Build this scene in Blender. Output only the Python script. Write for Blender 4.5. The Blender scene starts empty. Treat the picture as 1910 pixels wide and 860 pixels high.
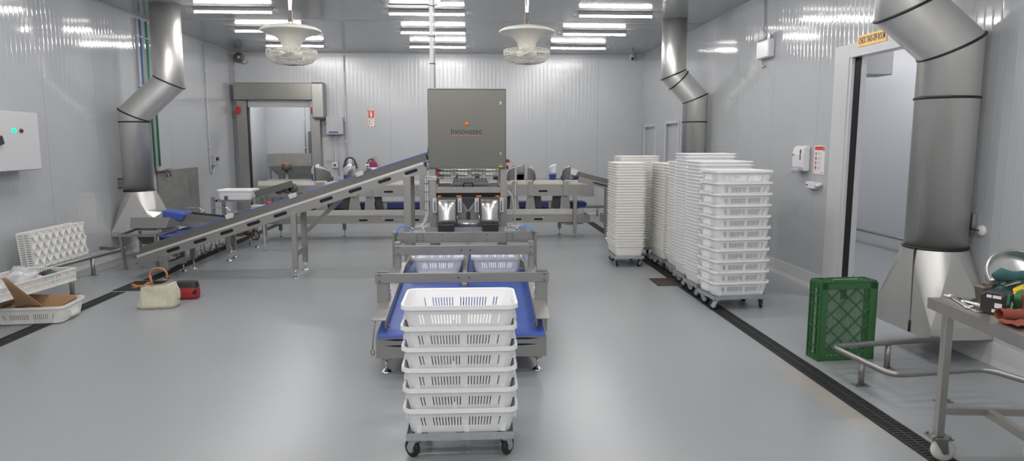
import bpy, bmesh, math, random
from mathutils import Vector, Matrix
random.seed(5)
C = bpy.context.scene.collection
PI = math.pi
SC = bpy.context.scene

# ------------------------------------------------------------------ camera
cam = bpy.data.cameras.new('camera')
cam.sensor_width = 36.0
cam.lens = 36.0 * 1270.0 / 1910.0
cam.clip_end = 100
co = bpy.data.objects.new('camera', cam)
C.objects.link(co)
co.location = (0, 0, 1.65)
co.rotation_euler = (math.radians(90 - 7.45), 0, math.radians(-3.56))
SC.camera = co

# ------------------------------------------------------------------ world, exposure
w = bpy.data.worlds.new('world')
SC.world = w
w.use_nodes = True
w.node_tree.nodes['Background'].inputs[0].default_value = (0.7, 0.75, 0.8, 1)
w.node_tree.nodes['Background'].inputs[1].default_value = 0.02
SC.view_settings.view_transform = 'Standard'
SC.view_settings.look = 'None'
SC.view_settings.exposure = 0.26
SC.view_settings.gamma = 1.0
SC.view_settings.use_curve_mapping = False
TUBE_POWER = 72.0
SIDE_TUBE_POWER = 135.0

# ------------------------------------------------------------------ materials
M = {}
def mat(name, col, rough=0.5, metal=0.0, **k):
    m = bpy.data.materials.new(name)
    m.use_nodes = True
    b = m.node_tree.nodes['Principled BSDF']
    b.inputs['Base Color'].default_value = (*col, 1)
    b.inputs['Roughness'].default_value = rough
    b.inputs['Metallic'].default_value = metal
    for kk, v in k.items():
        b.inputs[kk].default_value = v
    M[name] = m
    return m
def nodes(m):
    return m.node_tree.nodes, m.node_tree.links, m.node_tree.nodes['Principled BSDF']
def math_node(n, l, op, a, b=None, c=None):
    q = n.new('ShaderNodeMath'); q.operation = op
    for i, v in enumerate((a, b, c)):
        if v is None: continue
        if isinstance(v, (int, float)): q.inputs[i].default_value = v
        else: l.new(v, q.inputs[i])
    return q.outputs[0]
def noisy(m, scale=(8, 8, 8), amt=0.12, rough_amt=0.1, bump=0.0, detail=4):
    """brightness / roughness variation from object space noise"""
    n, l, b = nodes(m)
    tc = n.new('ShaderNodeTexCoord'); mp = n.new('ShaderNodeMapping')
    mp.inputs['Scale'].default_value = scale
    l.new(tc.outputs['Object'], mp.inputs[0])
    t = n.new('ShaderNodeTexNoise'); t.inputs['Scale'].default_value = 1.0; t.inputs['Detail'].default_value = detail
    l.new(mp.outputs[0], t.inputs['Vector'])
    col = b.inputs['Base Color'].default_value[:]
    r = n.new('ShaderNodeMix'); r.data_type = 'RGBA'
    r.inputs[6].default_value = tuple(max(0, c * (1 - amt)) for c in col[:3]) + (1,)
    r.inputs[7].default_value = tuple(min(1, c * (1 + amt)) for c in col[:3]) + (1,)
    l.new(t.outputs[0], r.inputs[0]); l.new(r.outputs[2], b.inputs['Base Color'])
    ro = b.inputs['Roughness'].default_value
    l.new(math_node(n, l, 'MULTIPLY_ADD', t.outputs[0], rough_amt * 2, ro - rough_amt), b.inputs['Roughness'])
    if bump:
        bp = n.new('ShaderNodeBump'); bp.inputs['Strength'].default_value = bump; bp.inputs['Distance'].default_value = 0.004
        l.new(t.outputs[0], bp.inputs['Height']); l.new(bp.outputs[0], b.inputs['Normal'])
    return m

def panel_mat(name, col, axis, period, rib, rough, ribd=0.0008, seam_dark=0.7):
    """insulated sandwich panel: fine ribs and a joint every period along world axis"""
    m = mat(name, col, rough)
    n, l, b = nodes(m)
    g = n.new('ShaderNodeNewGeometry'); s = n.new('ShaderNodeSeparateXYZ')
    l.new(g.outputs['Position'], s.inputs[0])
    p = s.outputs[axis]
    fr = math_node(n, l, 'FRACT', math_node(n, l, 'DIVIDE', p, period))
    dist = math_node(n, l, 'ABSOLUTE', math_node(n, l, 'SUBTRACT', fr, 0.5))
    seam = math_node(n, l, 'LESS_THAN', dist, 0.004 / period)
    rf = math_node(n, l, 'FRACT', math_node(n, l, 'DIVIDE', p, rib))
    ramp = n.new('ShaderNodeValToRGB')
    e = ramp.color_ramp.elements
    e[0].position = 0.38; e[0].color = (0, 0, 0, 1); e[1].position = 0.62; e[1].color = (0, 0, 0, 1)
    x = ramp.color_ramp.elements.new(0.5); x.color = (1, 1, 1, 1)
    l.new(rf, ramp.inputs[0])
    h = math_node(n, l, 'SUBTRACT', ramp.outputs[0], math_node(n, l, 'MULTIPLY', seam, 2.0))
    bp = n.new('ShaderNodeBump'); bp.inputs['Strength'].default_value = 1.0; bp.inputs['Distance'].default_value = ribd
    l.new(h, bp.inputs['Height']); l.new(bp.outputs[0], b.inputs['Normal'])
    nz = n.new('ShaderNodeTexNoise'); nz.inputs['Scale'].default_value = 0.8; nz.inputs['Detail'].default_value = 3
    l.new(g.outputs['Position'], nz.inputs['Vector'])
    mx = n.new('ShaderNodeMix'); mx.data_type = 'RGBA'
    mx.inputs[6].default_value = tuple(c * 0.95 for c in col) + (1,)
    mx.inputs[7].default_value = tuple(min(1, c * 1.04) for c in col) + (1,)
    l.new(nz.outputs[0], mx.inputs[0])
    m2 = n.new('ShaderNodeMix'); m2.data_type = 'RGBA'
    l.new(math_node(n, l, 'MULTIPLY', seam, 1 - seam_dark), m2.inputs[0])
    l.new(mx.outputs[2], m2.inputs[6]); m2.inputs[7].default_value = (0.1, 0.1, 0.1, 1)
    l.new(m2.outputs[2], b.inputs['Base Color'])
    return m
WALLC = (0.485, 0.503, 0.516)
panel_mat('panel_side', WALLC, 1, 1.15, 0.085, 0.085)
panel_mat('panel_back', WALLC, 0, 1.15, 0.085, 0.2)
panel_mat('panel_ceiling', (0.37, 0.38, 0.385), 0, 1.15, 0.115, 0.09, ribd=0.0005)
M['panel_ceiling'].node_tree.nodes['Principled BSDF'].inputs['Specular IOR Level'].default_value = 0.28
mat('wall_plain', (0.53, 0.54, 0.565), 0.4)
mat('white_trim', (0.60, 0.61, 0.62), 0.35)

fm = mat('epoxy_floor', (0.385, 0.415, 0.43), 0.3)
def floor_nodes(m):
    n, l, b = nodes(m)
    g = n.new('ShaderNodeNewGeometry')
    a = n.new('ShaderNodeTexNoise'); a.inputs['Scale'].default_value = 0.7; a.inputs['Detail'].default_value = 5
    mp = n.new('ShaderNodeMapping'); mp.inputs['Scale'].default_value = (0.6, 1.2, 1)
    l.new(g.outputs['Position'], mp.inputs[0]); l.new(mp.outputs[0], a.inputs['Vector'])
    mx = n.new('ShaderNodeMix'); mx.data_type = 'RGBA'
    mx.inputs[6].default_value = (0.285, 0.307, 0.317, 1); mx.inputs[7].default_value = (0.31, 0.332, 0.342, 1)
    l.new(a.outputs[0], mx.inputs[0])
    # dried tan stain along the inner edge of the right drain
    s = n.new('ShaderNodeSeparateXYZ'); l.new(g.outputs['Position'], s.inputs[0])
    dx = math_node(n, l, 'DIVIDE', math_node(n, l, 'ABSOLUTE', math_node(n, l, 'SUBTRACT', s.outputs[0], 2.31)), 0.09)
    dy = math_node(n, l, 'DIVIDE', math_node(n, l, 'ABSOLUTE', math_node(n, l, 'SUBTRACT', s.outputs[1], 4.25)), 0.75)
    d = math_node(n, l, 'MAXIMUM', dx, dy)
    nz = n.new('ShaderNodeTexNoise'); nz.inputs['Scale'].default_value = 9; nz.inputs['Detail'].default_value = 4
    l.new(g.outputs['Position'], nz.inputs['Vector'])
    k = math_node(n, l, 'SUBTRACT', math_node(n, l, 'MULTIPLY_ADD', nz.outputs[0], 2.2, 0.0), d)
    k = math_node(n, l, 'MULTIPLY', k, 1.6); q = n.new('ShaderNodeClamp'); l.new(k, q.inputs[0])
    st = n.new('ShaderNodeMix'); st.data_type = 'RGBA'
    l.new(math_node(n, l, 'MULTIPLY', q.outputs[0], 0.55), st.inputs[0])
    l.new(mx.outputs[2], st.inputs[6]); st.inputs[7].default_value = (0.40, 0.34, 0.27, 1)
    l.new(st.outputs[2], b.inputs['Base Color'])
    l.new(math_node(n, l, 'MULTIPLY_ADD', a.outputs[0], 0.06, 0.27), b.inputs['Roughness'])
    bp = n.new('ShaderNodeBump'); bp.inputs['Strength'].default_value = 0.12; bp.inputs['Distance'].default_value = 0.004
    b2 = n.new('ShaderNodeTexNoise'); b2.inputs['Scale'].default_value = 60
    l.new(g.outputs['Position'], b2.inputs['Vector']); l.new(b2.outputs[0], bp.inputs['Height']); l.new(bp.outputs[0], b.inputs['Normal'])
floor_nodes(fm)
fm.node_tree.nodes['Principled BSDF'].inputs['Specular IOR Level'].default_value = 0.4

noisy(mat('steel', (0.35, 0.346, 0.334), 0.38, 0.85), (6, 6, 1.5), 0.10, 0.07)
noisy(mat('duct_steel', (0.64, 0.635, 0.615), 0.40, 0.85), (7, 7, 1.2), 0.08, 0.06)
noisy(mat('satin_steel', (0.36, 0.356, 0.342), 0.42, 0.75), (9, 9, 2), 0.06, 0.05)
noisy(mat('enclosure_steel', (0.17, 0.171, 0.154), 0.42, 0.6), (2, 2, 25), 0.04, 0.04)
noisy(mat('bright_steel', (0.66, 0.66, 0.65), 0.3, 0.95), (6, 6, 6), 0.05, 0.05)
noisy(mat('galvanised', (0.50, 0.53, 0.55), 0.45, 0.7), (25, 25, 25), 0.14, 0.08)
noisy(mat('dull_sheet', (0.42, 0.42, 0.40), 0.45, 0.8), (5, 5, 7), 0.35, 0.12, detail=8)
noisy(mat('guard_grey', (0.115, 0.11, 0.10), 0.5, 0.3), (3, 3, 3), 0.08, 0.05)
mat('chrome', (0.8, 0.8, 0.8), 0.12, 1.0)
mat('black_rubber', (0.018, 0.018, 0.019), 0.55)
mat('seam_black', (0.012, 0.012, 0.013), 0.5)
mat('dark_plastic', (0.03, 0.03, 0.033), 0.4)
noisy(mat('drain_black', (0.025, 0.026, 0.027), 0.55), (30, 30, 30), 0.5, 0.15)
mat('grate_brown', (0.085, 0.062, 0.05), 0.5, 0.4)
noisy(mat('blue_belt', (0.042, 0.092, 0.36), 0.38), (4, 4, 4), 0.08, 0.05)
mat('blue_dark', (0.03, 0.05, 0.2), 0.4)
def tray_mat(name, col, sss=0.35):
    m = mat(name, col, 0.38)
    n, l, b = nodes(m)
    tr = n.new('ShaderNodeBsdfTranslucent'); tr.inputs[0].default_value = (*col, 1)
    mix = n.new('ShaderNodeMixShader'); mix.inputs[0].default_value = sss
    l.new(b.outputs[0], mix.inputs[1]); l.new(tr.outputs[0], mix.inputs[2])
    l.new(mix.outputs[0], n['Material Output'].inputs['Surface'])
    return m
tray_mat('tray_white', (0.95, 0.955, 0.96), 0.12)
tray_mat('tray_ivory', (0.95, 0.945, 0.905), 0.12)
tray_mat('basket_white', (0.86, 0.86, 0.83), 0.1)
mat('fan_white', (0.74, 0.73, 0.66), 0.4)
noisy(mat('header_steel', (0.27, 0.265, 0.24), 0.36, 0.85), (1.2, 1.2, 9), 0.12, 0.05)
mat('scoop_bright', (0.72, 0.72, 0.73), 0.35, 0.5)
mat('scoop_steel', (0.30, 0.30, 0.29), 0.33, 0.9)
mat('guard_cream', (0.47, 0.46, 0.41), 0.4, 0.3)
mat('white_paint', (0.62, 0.63, 0.64), 0.35)
mat('white_plastic', (0.80, 0.80, 0.83), 0.3)
mat('grey_plastic', (0.45, 0.46, 0.47), 0.4)
mat('lamp_grey', (0.22, 0.225, 0.24), 0.45)
mat('pipe_grey', (0.50, 0.51, 0.53), 0.4)
mat('pipe_blue', (0.10, 0.20, 0.42), 0.4)
mat('pipe_green', (0.05, 0.26, 0.13), 0.45)
mat('red', (0.50, 0.02, 0.02), 0.35)
mat('dark_red', (0.16, 0.015, 0.02), 0.5)
mat('orange', (0.70, 0.19, 0.03), 0.4)
mat('yellow_sign', (0.86, 0.46, 0.02), 0.25)
mat('yellow', (0.80, 0.50, 0.02), 0.4)
mat('ink', (0.02, 0.02, 0.025), 0.5)
mat('sign_white', (0.82, 0.80, 0.78), 0.4)
mat('sign_red', (0.62, 0.06, 0.05), 0.4)
mat('sign_green', (0.15, 0.42, 0.25), 0.5)
mat('sign_grey', (0.45, 0.46, 0.48), 0.5)
mat('sign_purple', (0.10, 0.06, 0.30), 0.4)
mat('blue_hose', (0.10, 0.30, 0.75), 0.3)
noisy(mat('green_crate', (0.042, 0.145, 0.05), 0.38), (5, 5, 5), 0.1, 0.05)
noisy(mat('cardboard', (0.42, 0.26, 0.145), 0.8), (10, 10, 10), 0.12, 0.05)
noisy(mat('canvas', (0.60, 0.57, 0.45), 0.9), (40, 40, 40), 0.10, 0.02, bump=0.3)
mat('leather_tan', (0.48, 0.20, 0.075), 0.5)
noisy(mat('red_cloth', (0.235, 0.06, 0.036), 0.85), (20, 20, 20), 0.2, 0.05)
mat('red_bag', (0.36, 0.03, 0.035), 0.6)
noisy(mat('teal_cloth', (0.035, 0.11, 0.115), 0.85), (15, 15, 15), 0.2, 0.05)
noisy(mat('green_cloth', (0.05, 0.16, 0.07), 0.85), (15, 15, 15), 0.2, 0.05)
noisy(mat('grimy_metal', (0.16, 0.14, 0.12), 0.5, 0.6), (40, 40, 40), 0.5, 0.15)
mat('nylon_wheel', (0.72, 0.71, 0.65), 0.45)
noisy(mat('table_steel', (0.52, 0.50, 0.465), 0.38, 0.95), (8, 8, 8), 0.1, 0.08)
mat('dark_grey_plastic', (0.06, 0.06, 0.06), 0.5)
pb = mat('clear_bag', (0.85, 0.86, 0.88), 0.12, 0.0)
pb.node_tree.nodes['Principled BSDF'].inputs['Transmission Weight'].default_value = 0.55
def emit(name, col, s):
    m = mat(name, col, 0.5)
    b = m.node_tree.nodes['Principled BSDF']
    b.inputs['Emission Color'].default_value = (*col, 1); b.inputs['Emission Strength'].default_value = s
    return m
emit('tube_light', (1.0, 0.965, 0.95), TUBE_POWER)
emit('side_tube_light', (1.0, 0.98, 1.0), SIDE_TUBE_POWER)
emit('green_lamp', (0.0, 0.85, 0.35), 1.2)
gl = mat('window_glass', (0.50, 0.52, 0.55), 0.12)

# ------------------------------------------------------------------ mesh helpers
BASE = {}
class MB:
    def __init__(s):
        s.bm = bmesh.new()
    def hexa(s, v):
        vs = [s.bm.verts.new(p) for p in v]
        for f in ((0, 3, 2, 1), (4, 5, 6, 7), (0, 1, 5, 4), (1, 2, 6, 5), (2, 3, 7, 6), (3, 0, 4, 7)):
            s.bm.faces.new([vs[i] for i in f])
        return s
    def box(s, x0, x1, y0, y1, z0, z1):
        return s.hexa([(x0, y0, z0), (x1, y0, z0), (x1, y1, z0), (x0, y1, z0), (x0, y0, z1), (x1, y0, z1), (x1, y1, z1), (x0, y1, z1)])
    def obox(s, c, size, R):
        c = Vector(c); a, b, d = [q / 2 for q in size]
        P = [(-a, -b, -d), (a, -b, -d), (a, b, -d), (-a, b, -d), (-a, -b, d), (a, -b, d), (a, b, d), (-a, b, d)]
        return s.hexa([c + R @ Vector(p) for p in P])
    def bar(s, p, q, wd, ht, up=(0, 0, 1)):
        p = Vector(p); q = Vector(q); d = (q - p); L = d.length; d.normalize()
        up = Vector(up)
        if abs(d.dot(up)) > 0.98: up = Vector((0, 1, 0))
        r = d.cross(up).normalized(); u = r.cross(d)
        R = Matrix((r, d, u)).transposed()
        return s.obox((p + q) / 2, (wd, L, ht), R)
    def tube(s, pts, r, seg=8, cap=True, closed=False, radii=None):
        pts = [Vector(p) for p in pts]; n = len(pts); rings = []
        prev = None
        for i, p in enumerate(pts):
            if closed: d = pts[(i + 1) % n] - pts[i - 1]
            elif i == 0: d = pts[1] - p
            elif i == n - 1: d = p - pts[i - 1]
            else: d = (pts[i + 1] - p).normalized() + (p - pts[i - 1]).normalized()
            d.normalize()
            if prev is None:
                up = Vector((0, 0, 1)) if abs(d.z) < 0.9 else Vector((0, 1, 0))
                a = d.cross(up).normalized()
            else:
                a = (prev - d * prev.dot(d)).normalized()
            prev = a; b = d.cross(a)
            k = 1.0
            if not closed and 0 < i < n - 1:
                cs = d.dot((p - pts[i - 1]).normalized()); k = min(1 / max(cs, 0.5), 1.6)
            rr = radii[i] if radii else r
            rings.append((p, a, b, rr, k, d, i))
        R2 = []
        for p, a, b, rr, k, d, i in rings:
            ring = []
            # widen along the mitre direction
            if k > 1.001:
                t = ((pts[i] - pts[i - 1]).normalized() - (pts[i + 1] - pts[i]).normalized())
                t = t.normalized() if t.length > 1e-6 else None
            else: t = None
            for j in range(seg):
                th = 2 * PI * j / seg
                o = a * math.cos(th) * rr + b * math.sin(th) * rr
                if t is not None: o = o + t * (o.dot(t) * (k - 1))
                ring.append(s.bm.verts.new(p + o))
            R2.append(ring)
        m = n if closed else n - 1
        for i in range(m):
            A = R2[i]; B = R2[(i + 1) % n]
            for j in range(seg):
                f = s.bm.faces.new((A[j], A[(j + 1) % seg], B[(j + 1) % seg], B[j])); f.smooth = True
        if cap and not closed:
            s.bm.faces.new(list(reversed(R2[0]))); s.bm.faces.new(R2[-1])
        return s
    def cyl(s, p, q, r, seg=16, r2=None):
        return s.tube([p, q], r, seg, radii=[r, r if r2 is None else r2])
    def lathe(s, prof, c=(0, 0, 0), seg=24, smooth=True, axis='z'):
        c = Vector(c); rings = []
        for r, z in prof:
            ring = []
            for j in range(seg):
                th = 2 * PI * j / seg
                if axis == 'z': v = Vector((r * math.cos(th), r * math.sin(th), z))
                elif axis == 'x': v = Vector((z, r * math.cos(th), r * math.sin(th)))
                else: v = Vector((r * math.sin(th), z, r * math.cos(th)))
                ring.append(s.bm.verts.new(c + v))
            rings.append(ring)
        for A, B in zip(rings, rings[1:]):
            for j in range(seg):
                f = s.bm.faces.new((A[j], A[(j + 1) % seg], B[(j + 1) % seg], B[j])); f.smooth = smooth
        for ring, rv in ((rings[0], True), (rings[-1], False)):
            if (Vector(ring[0].co) - Vector(ring[seg // 2].co)).length > 1e-5:
                s.bm.faces.new(list(reversed(ring)) if rv else ring)
        return s
    def prism(s, poly, axis, lo, hi):
        """poly in the two other axes (x,z for y; y,z for x; x,y for z), extruded along axis"""
        def P(u, v, t):
            return {'y': (u, t, v), 'x': (t, u, v), 'z': (u, v, t)}[axis]
        A = [s.bm.verts.new(P(u, v, lo)) for u, v in poly]
        B = [s.bm.verts.new(P(u, v, hi)) for u, v in poly]
        n = len(poly)
        s.bm.faces.new(A); s.bm.faces.new(list(reversed(B)))
        for i in range(n):
            s.bm.faces.new((A[i], B[i], B[(i + 1) % n], A[(i + 1) % n]))
        return s
    def plate(s, pts, t):
        """thin plate with outline pts (3D, planar), thickness t along its normal"""
        pts = [Vector(p) for p in pts]
        nrm = (pts[1] - pts[0]).cross(pts[2] - pts[1]).normalized() * t
        A = [s.bm.verts.new(p) for p in pts]; B = [s.bm.verts.new(p + nrm) for p in pts]; n = len(pts)
        s.bm.faces.new(list(reversed(A))); s.bm.faces.new(B)
        for i in range(n):
            s.bm.faces.new((A[i], A[(i + 1) % n], B[(i + 1) % n], B[i]))
        return s
    def sheet(s, rows, t=0.0, smooth=True):
        """grid of points -> surface"""
        G = [[s.bm.verts.new(p) for p in r] for r in rows]
        for i in range(len(G) - 1):
            for j in range(len(G[0]) - 1):
                f = s.bm.faces.new((G[i][j], G[i][j + 1], G[i + 1][j + 1], G[i + 1][j])); f.smooth = smooth
        return s
    def slotted(s, o, u, v, nrm, L, Hh, slots, t=0.004):
        """flat plate (origin o, axes u,v) with real capsule slots [(centre_u, centre_v, length, height)]"""
        o = Vector(o); u = Vector(u).normalized(); v = Vector(v).normalized(); nrm = Vector(nrm).normalized()
        def P(a, b, d): return o + u * a + v * b + nrm * d
        slots = sorted(slots)
        edges = [0.0]
        for a, b in zip(slots, slots[1:]): edges.append((a[0] + b[0]) / 2)
        edges.append(L)
        if not slots:
            return s.hexa([P(0, 0, 0), P(L, 0, 0), P(L, 0, t), P(0, 0, t), P(0, Hh, 0), P(L, Hh, 0), P(L, Hh, t), P(0, Hh, t)])
        for k, (cu, cv, sl, sh) in enumerate(slots):
            a0, a1 = edges[k], edges[k + 1]; r = sh / 2; hl = sl / 2 - r
            ang = set(math.atan2(y - cv, x - cu) % (2 * PI) for x in (a0, a1) for y in (0, Hh))
            ang = sorted(ang | set(2 * PI * i / 24 + 1e-4 for i in range(24)))
            inner, outer = [], []
            for th in ang:
                dx, dy = math.cos(th), math.sin(th)
                # ray to rectangle
                tt = min(((a1 - cu) / dx) if dx > 1e-9 else ((a0 - cu) / dx if dx < -1e-9 else 1e9),
                         ((Hh - cv) / dy) if dy > 1e-9 else ((0 - cv) / dy if dy < -1e-9 else 1e9))
                outer.append((cu + dx * tt, cv + dy * tt))
                # ray to capsule
                best = r / abs(dy) if abs(dy) > 1e-9 else 1e9
                if abs(dx * best) > hl:
                    sx = hl if dx > 0 else -hl
                    bq = dx * sx; disc = bq * bq - (sx * sx - r * r); best = bq + math.sqrt(max(disc, 0))
                inner.append((cu + dx * best, cv + dy * best))
            I0 = [s.bm.verts.new(P(a, b, 0)) for a, b in inner]; I1 = [s.bm.verts.new(P(a, b, t)) for a, b in inner]
            O0 = [s.bm.verts.new(P(a, b, 0)) for a, b in outer]; O1 = [s.bm.verts.new(P(a, b, t)) for a, b in outer]
            m = len(ang)
            for i in range(m):
                j = (i + 1) % m
                s.bm.faces.new((I1[i], O1[i], O1[j], I1[j])); s.bm.faces.new((O0[i], I0[i], I0[j], O0[j]))
                s.bm.faces.new((I0[i], I1[i], I1[j], I0[j])); s.bm.faces.new((O1[i], O0[i], O0[j], O1[j]))
        return s
    def mesh(s, name):
        bmesh.ops.recalc_face_normals(s.bm, faces=s.bm.faces[:])
        me = bpy.data.meshes.new(name); s.bm.to_mesh(me); s.bm.free(); return me
    def build(s, name, m, parent=None, bevel=0.0, base=None, seg=1):
        b = BASE.get(parent.name if parent else None, base)
        if b is not None:
            bmesh.ops.translate(s.bm, verts=s.bm.verts[:], vec=-Vector(b))
        me = s.mesh(name)
        me.materials.append(M[m] if isinstance(m, str) else m)
        o = bpy.data.objects.new(name, me); C.objects.link(o)
        if parent:
            o.parent = parent; BASE[o.name] = BASE.get(parent.name)
        elif base is not None:
            o.location = base; BASE[o.name] = Vector(base)
        else: BASE[o.name] = None
        if bevel:
            q = o.modifiers.new('bevel', 'BEVEL'); q.width = bevel; q.segments = seg; q.limit_method = 'ANGLE'; q.angle_limit = 0.7
        return o

def thing(name, label, cat, base=(0, 0, 0), group=None):
    o = bpy.data.objects.new(name, None); C.objects.link(o); o.location = base
    o.empty_display_size = 0.1
    BASE[o.name] = Vector(base)
    return tag(o, label, cat, group)
def tag(o, label, cat, group=None):
    o['label'] = label; o['category'] = cat
    if group: o['group'] = group
    return o
def struct(o):
    o['kind'] = 'structure'; return o
def lab(o, t):
    o['label'] = t; return o
def copy_tree(o, parent=None):
    c = o.copy(); C.objects.link(c)
    if parent: c.parent = parent
    for ch in list(o.children): copy_tree(ch, c)
    return c
def text(s, size, loc, rot, m, name, parent, ext=0.0006, align='CENTER', sx=1.0, bold=0.0, width=None):
    cu = bpy.data.curves.new(name, 'FONT'); cu.body = s; cu.size = size; cu.align_x = align; cu.align_y = 'CENTER'
    cu.extrude = ext; cu.offset = bold
    t = bpy.data.objects.new(name, cu); C.objects.link(t)
    bpy.context.view_layer.update()
    me = bpy.data.meshes.new_from_object(t.evaluated_get(bpy.context.evaluated_depsgraph_get()))
    bpy.data.objects.remove(t)
    if width:
        xs = [v.co.x for v in me.vertices]; sx = width / (max(xs) - min(xs))
    Rm = Matrix(rot)
    b = BASE.get(parent.name) or Vector((0, 0, 0))
    for v in me.vertices:
        v.co = Rm @ Vector((v.co.x * sx, v.co.y, v.co.z)) + Vector(loc) - b
    me.materials.clear(); me.materials.append(M[m])
    o = bpy.data.objects.new(name, me); C.objects.link(o); o.parent = parent; BASE[o.name] = b
    return o
R_FRONT = ((1, 0, 0), (0, 0, -1), (0, 1, 0))      # faces -Y
R_RIGHTWALL = ((0, 0, -1), (-1, 0, 0), (0, 1, 0)) # faces -X, reads left to right towards -Y

ORD = ['topmost', 'second', 'third', 'fourth', 'fifth', 'sixth', 'seventh', 'eighth', 'ninth', 'tenth', 'eleventh', 'twelfth', 'thirteenth',
       'fourteenth', 'fifteenth', 'sixteenth', 'seventeenth', 'eighteenth', 'nineteenth', 'twentieth', 'twenty-first', 'twenty-second',
       'twenty-third', 'twenty-fourth', 'twenty-fifth', 'twenty-sixth', 'twenty-seventh', 'twenty-eighth', 'twenty-ninth', 'thirtieth',
       'thirty-first', 'thirty-second', 'thirty-third', 'thirty-fourth', 'thirty-fifth', 'thirty-sixth']

# ================================================================== THE SETTING
XL, XR, YB, YF, ZC = -5.08, 3.88, 15.3, -6.5, 3.56
struct(MB().box(-7, 8, YF - 0.2, 19, -0.12, 0).build('floor', 'epoxy_floor'))
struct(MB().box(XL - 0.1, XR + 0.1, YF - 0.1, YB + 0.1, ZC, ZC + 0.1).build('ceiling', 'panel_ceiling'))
struct(MB().box(XL - 0.1, XL, YF, YB + 0.1, 0, ZC).build('wall_left', 'panel_side'))
struct(MB().box(XL - 0.1, XR + 0.1, YF - 0.1, YF, 0, ZC).build('wall_front', 'panel_back'))
# back wall with the roll door opening
DX0, DX1, DZ = -4.76, -3.40, 2.40
m_ = MB()
m_.box(XL, DX0, YB, YB + 0.1, 0, ZC).box(DX1, XR + 0.1, YB, YB + 0.1, 0, ZC).box(DX0, DX1, YB, YB + 0.1, DZ, ZC)
struct(m_.build('wall_back', 'panel_back'))
# right wall with doorway and two small windows
RY0, RY1, RZ = 5.45, 6.86, 2.49
WIN = [(14.12, 14.98, 1.0, 1.97), (12.55, 13.36, 1.0, 2.0)]
m_ = MB()
X0, X1 = XR, XR + 0.1
m_.box(X0, X1, YF, RY0, 0, ZC).box(X0, X1, RY0, RY1, RZ, ZC).box(X0, X1, RY1, WIN[1][0], 0, ZC)
for a, b, z0, z1 in WIN:
    m_.box(X0, X1, a, b, 0, z0).box(X0, X1, a, b, z1, ZC)
m_.box(X0, X1, WIN[1][1], WIN[0][0], 0, ZC).box(X0, X1, WIN[0][1], YB + 0.1, 0, ZC)
struct(m_.build('wall_right', 'panel_side'))
for i, (a, b, z0, z1) in enumerate(WIN):
    f = MB()
    t = 0.05
    for q in ((a - t, a + 0.012, z0 - t, z1 + t), (b - 0.012, b + t, z0 - t, z1 + t), (a, b, z1 - 0.012, z1 + t), (a, b, z0 - t, z0 + 0.012)):
        f.box(XR - 0.018, XR - 0.0005, q[0], q[1], q[2], q[3])
    fo = struct(f.build('window_%d' % (i + 1), 'white_trim'))
    MB().box(XR + 0.045, XR + 0.055, a + 0.001, b - 0.001, z0 + 0.001, z1 - 0.001).build('pane', 'window_glass', fo)
# kerbs
def kerb(name, pts):
    o = MB()
    for (x0, x1, y0, y1) in pts: o.box(x0, x1, y0, y1, 0, 0.16)
    ob = struct(o.build(name, 'white_trim')); return ob
kb = MB()
kb.prism([(XR - 0.03, 0), (XR - 0.0005, 0), (XR - 0.0005, 0.17), (XR - 0.012, 0.17), (XR - 0.018, 0.05)], 'y', RY1 + 0.32, YB - 0.08)
kb.prism([(XR - 0.03, 0), (XR - 0.0005, 0), (XR - 0.0005, 0.17), (XR - 0.012, 0.17), (XR - 0.018, 0.05)], 'y', YF, RY0 - 0.05)
struct(kb.build('baseboard_right', 'white_trim'))
struct(MB().prism([(XL + 0.0005, 0), (XL + 0.06, 0), (XL + 0.03, 0.05), (XL + 0.015, 0.15), (XL + 0.0005, 0.15)], 'y', YF, YB - 0.08).build('baseboard_left', 'white_trim'))
bb = MB()
for a, b in ((XL, DX0 - 0.2), (DX1 + 0.2, XR)):
    bb.prism([(YB - 0.06, 0), (YB - 0.0005, 0), (YB - 0.0005, 0.15), (YB - 0.015, 0.15), (YB - 0.03, 0.05)], 'x', a, b)
struct(bb.build('baseboard_back', 'white_trim'))
# ceiling joints
tr = MB(); tr.box(XL + 0.01, XR - 0.01, 11.28, 11.34, ZC - 0.006, ZC - 0.0005)
struct(tr.build('trim_1', 'grey_plastic'))
# coves between wall and ceiling
cv = MB()
cv.prism([(XL + 0.0005, ZC - 0.0005), (XL + 0.025, ZC - 0.0005), (XL + 0.0005, ZC - 0.025)], 'y', YF + 0.01, YB - 0.01)
cv.prism([(XR - 0.0005, ZC - 0.0005), (XR - 0.025, ZC - 0.0005), (XR - 0.0005, ZC - 0.025)], 'y', YF + 0.01, YB - 0.01)
cv.prism([(YB - 0.0005, ZC - 0.0005), (YB - 0.025, ZC - 0.0005), (YB - 0.0005, ZC - 0.025)], 'x', XL + 0.07, XR - 0.07)
struct(cv.build('trim_2', 'sign_grey'))

# right doorway lining
d = MB()
d.box(XR - 0.02, XR - 0.0005, RY1 + 0.0, RY1 + 0.28, 0, RZ + 0.14).box(XR - 0.02, XR - 0.0005, RY0 - 0.10, RY1, RZ, RZ + 0.14)
d.box(XR - 0.02, XR - 0.0005, RY0 - 0.10, RY0, 0, RZ)
d1 = struct(d.build('door_1', 'white_trim', bevel=0.003))
MB().box(XR - 0.012, XR + 0.02, RY1 - 0.045, RY1 - 0.001, 0.0, RZ - 0.001).build('jamb', 'white_trim', d1)
MB().box(XR + 0.022, XR + 0.082, RY1 - 0.05, RY1 - 0.001, 0.0, RZ - 0.001).build('seal', 'black_rubber', d1)
MB().box(XR + 0.084, XR + 0.14, RY1 - 0.055, RY1 + 0.08, 0.0, RZ + 0.06).build('jamb', 'white_trim', d1)
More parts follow.
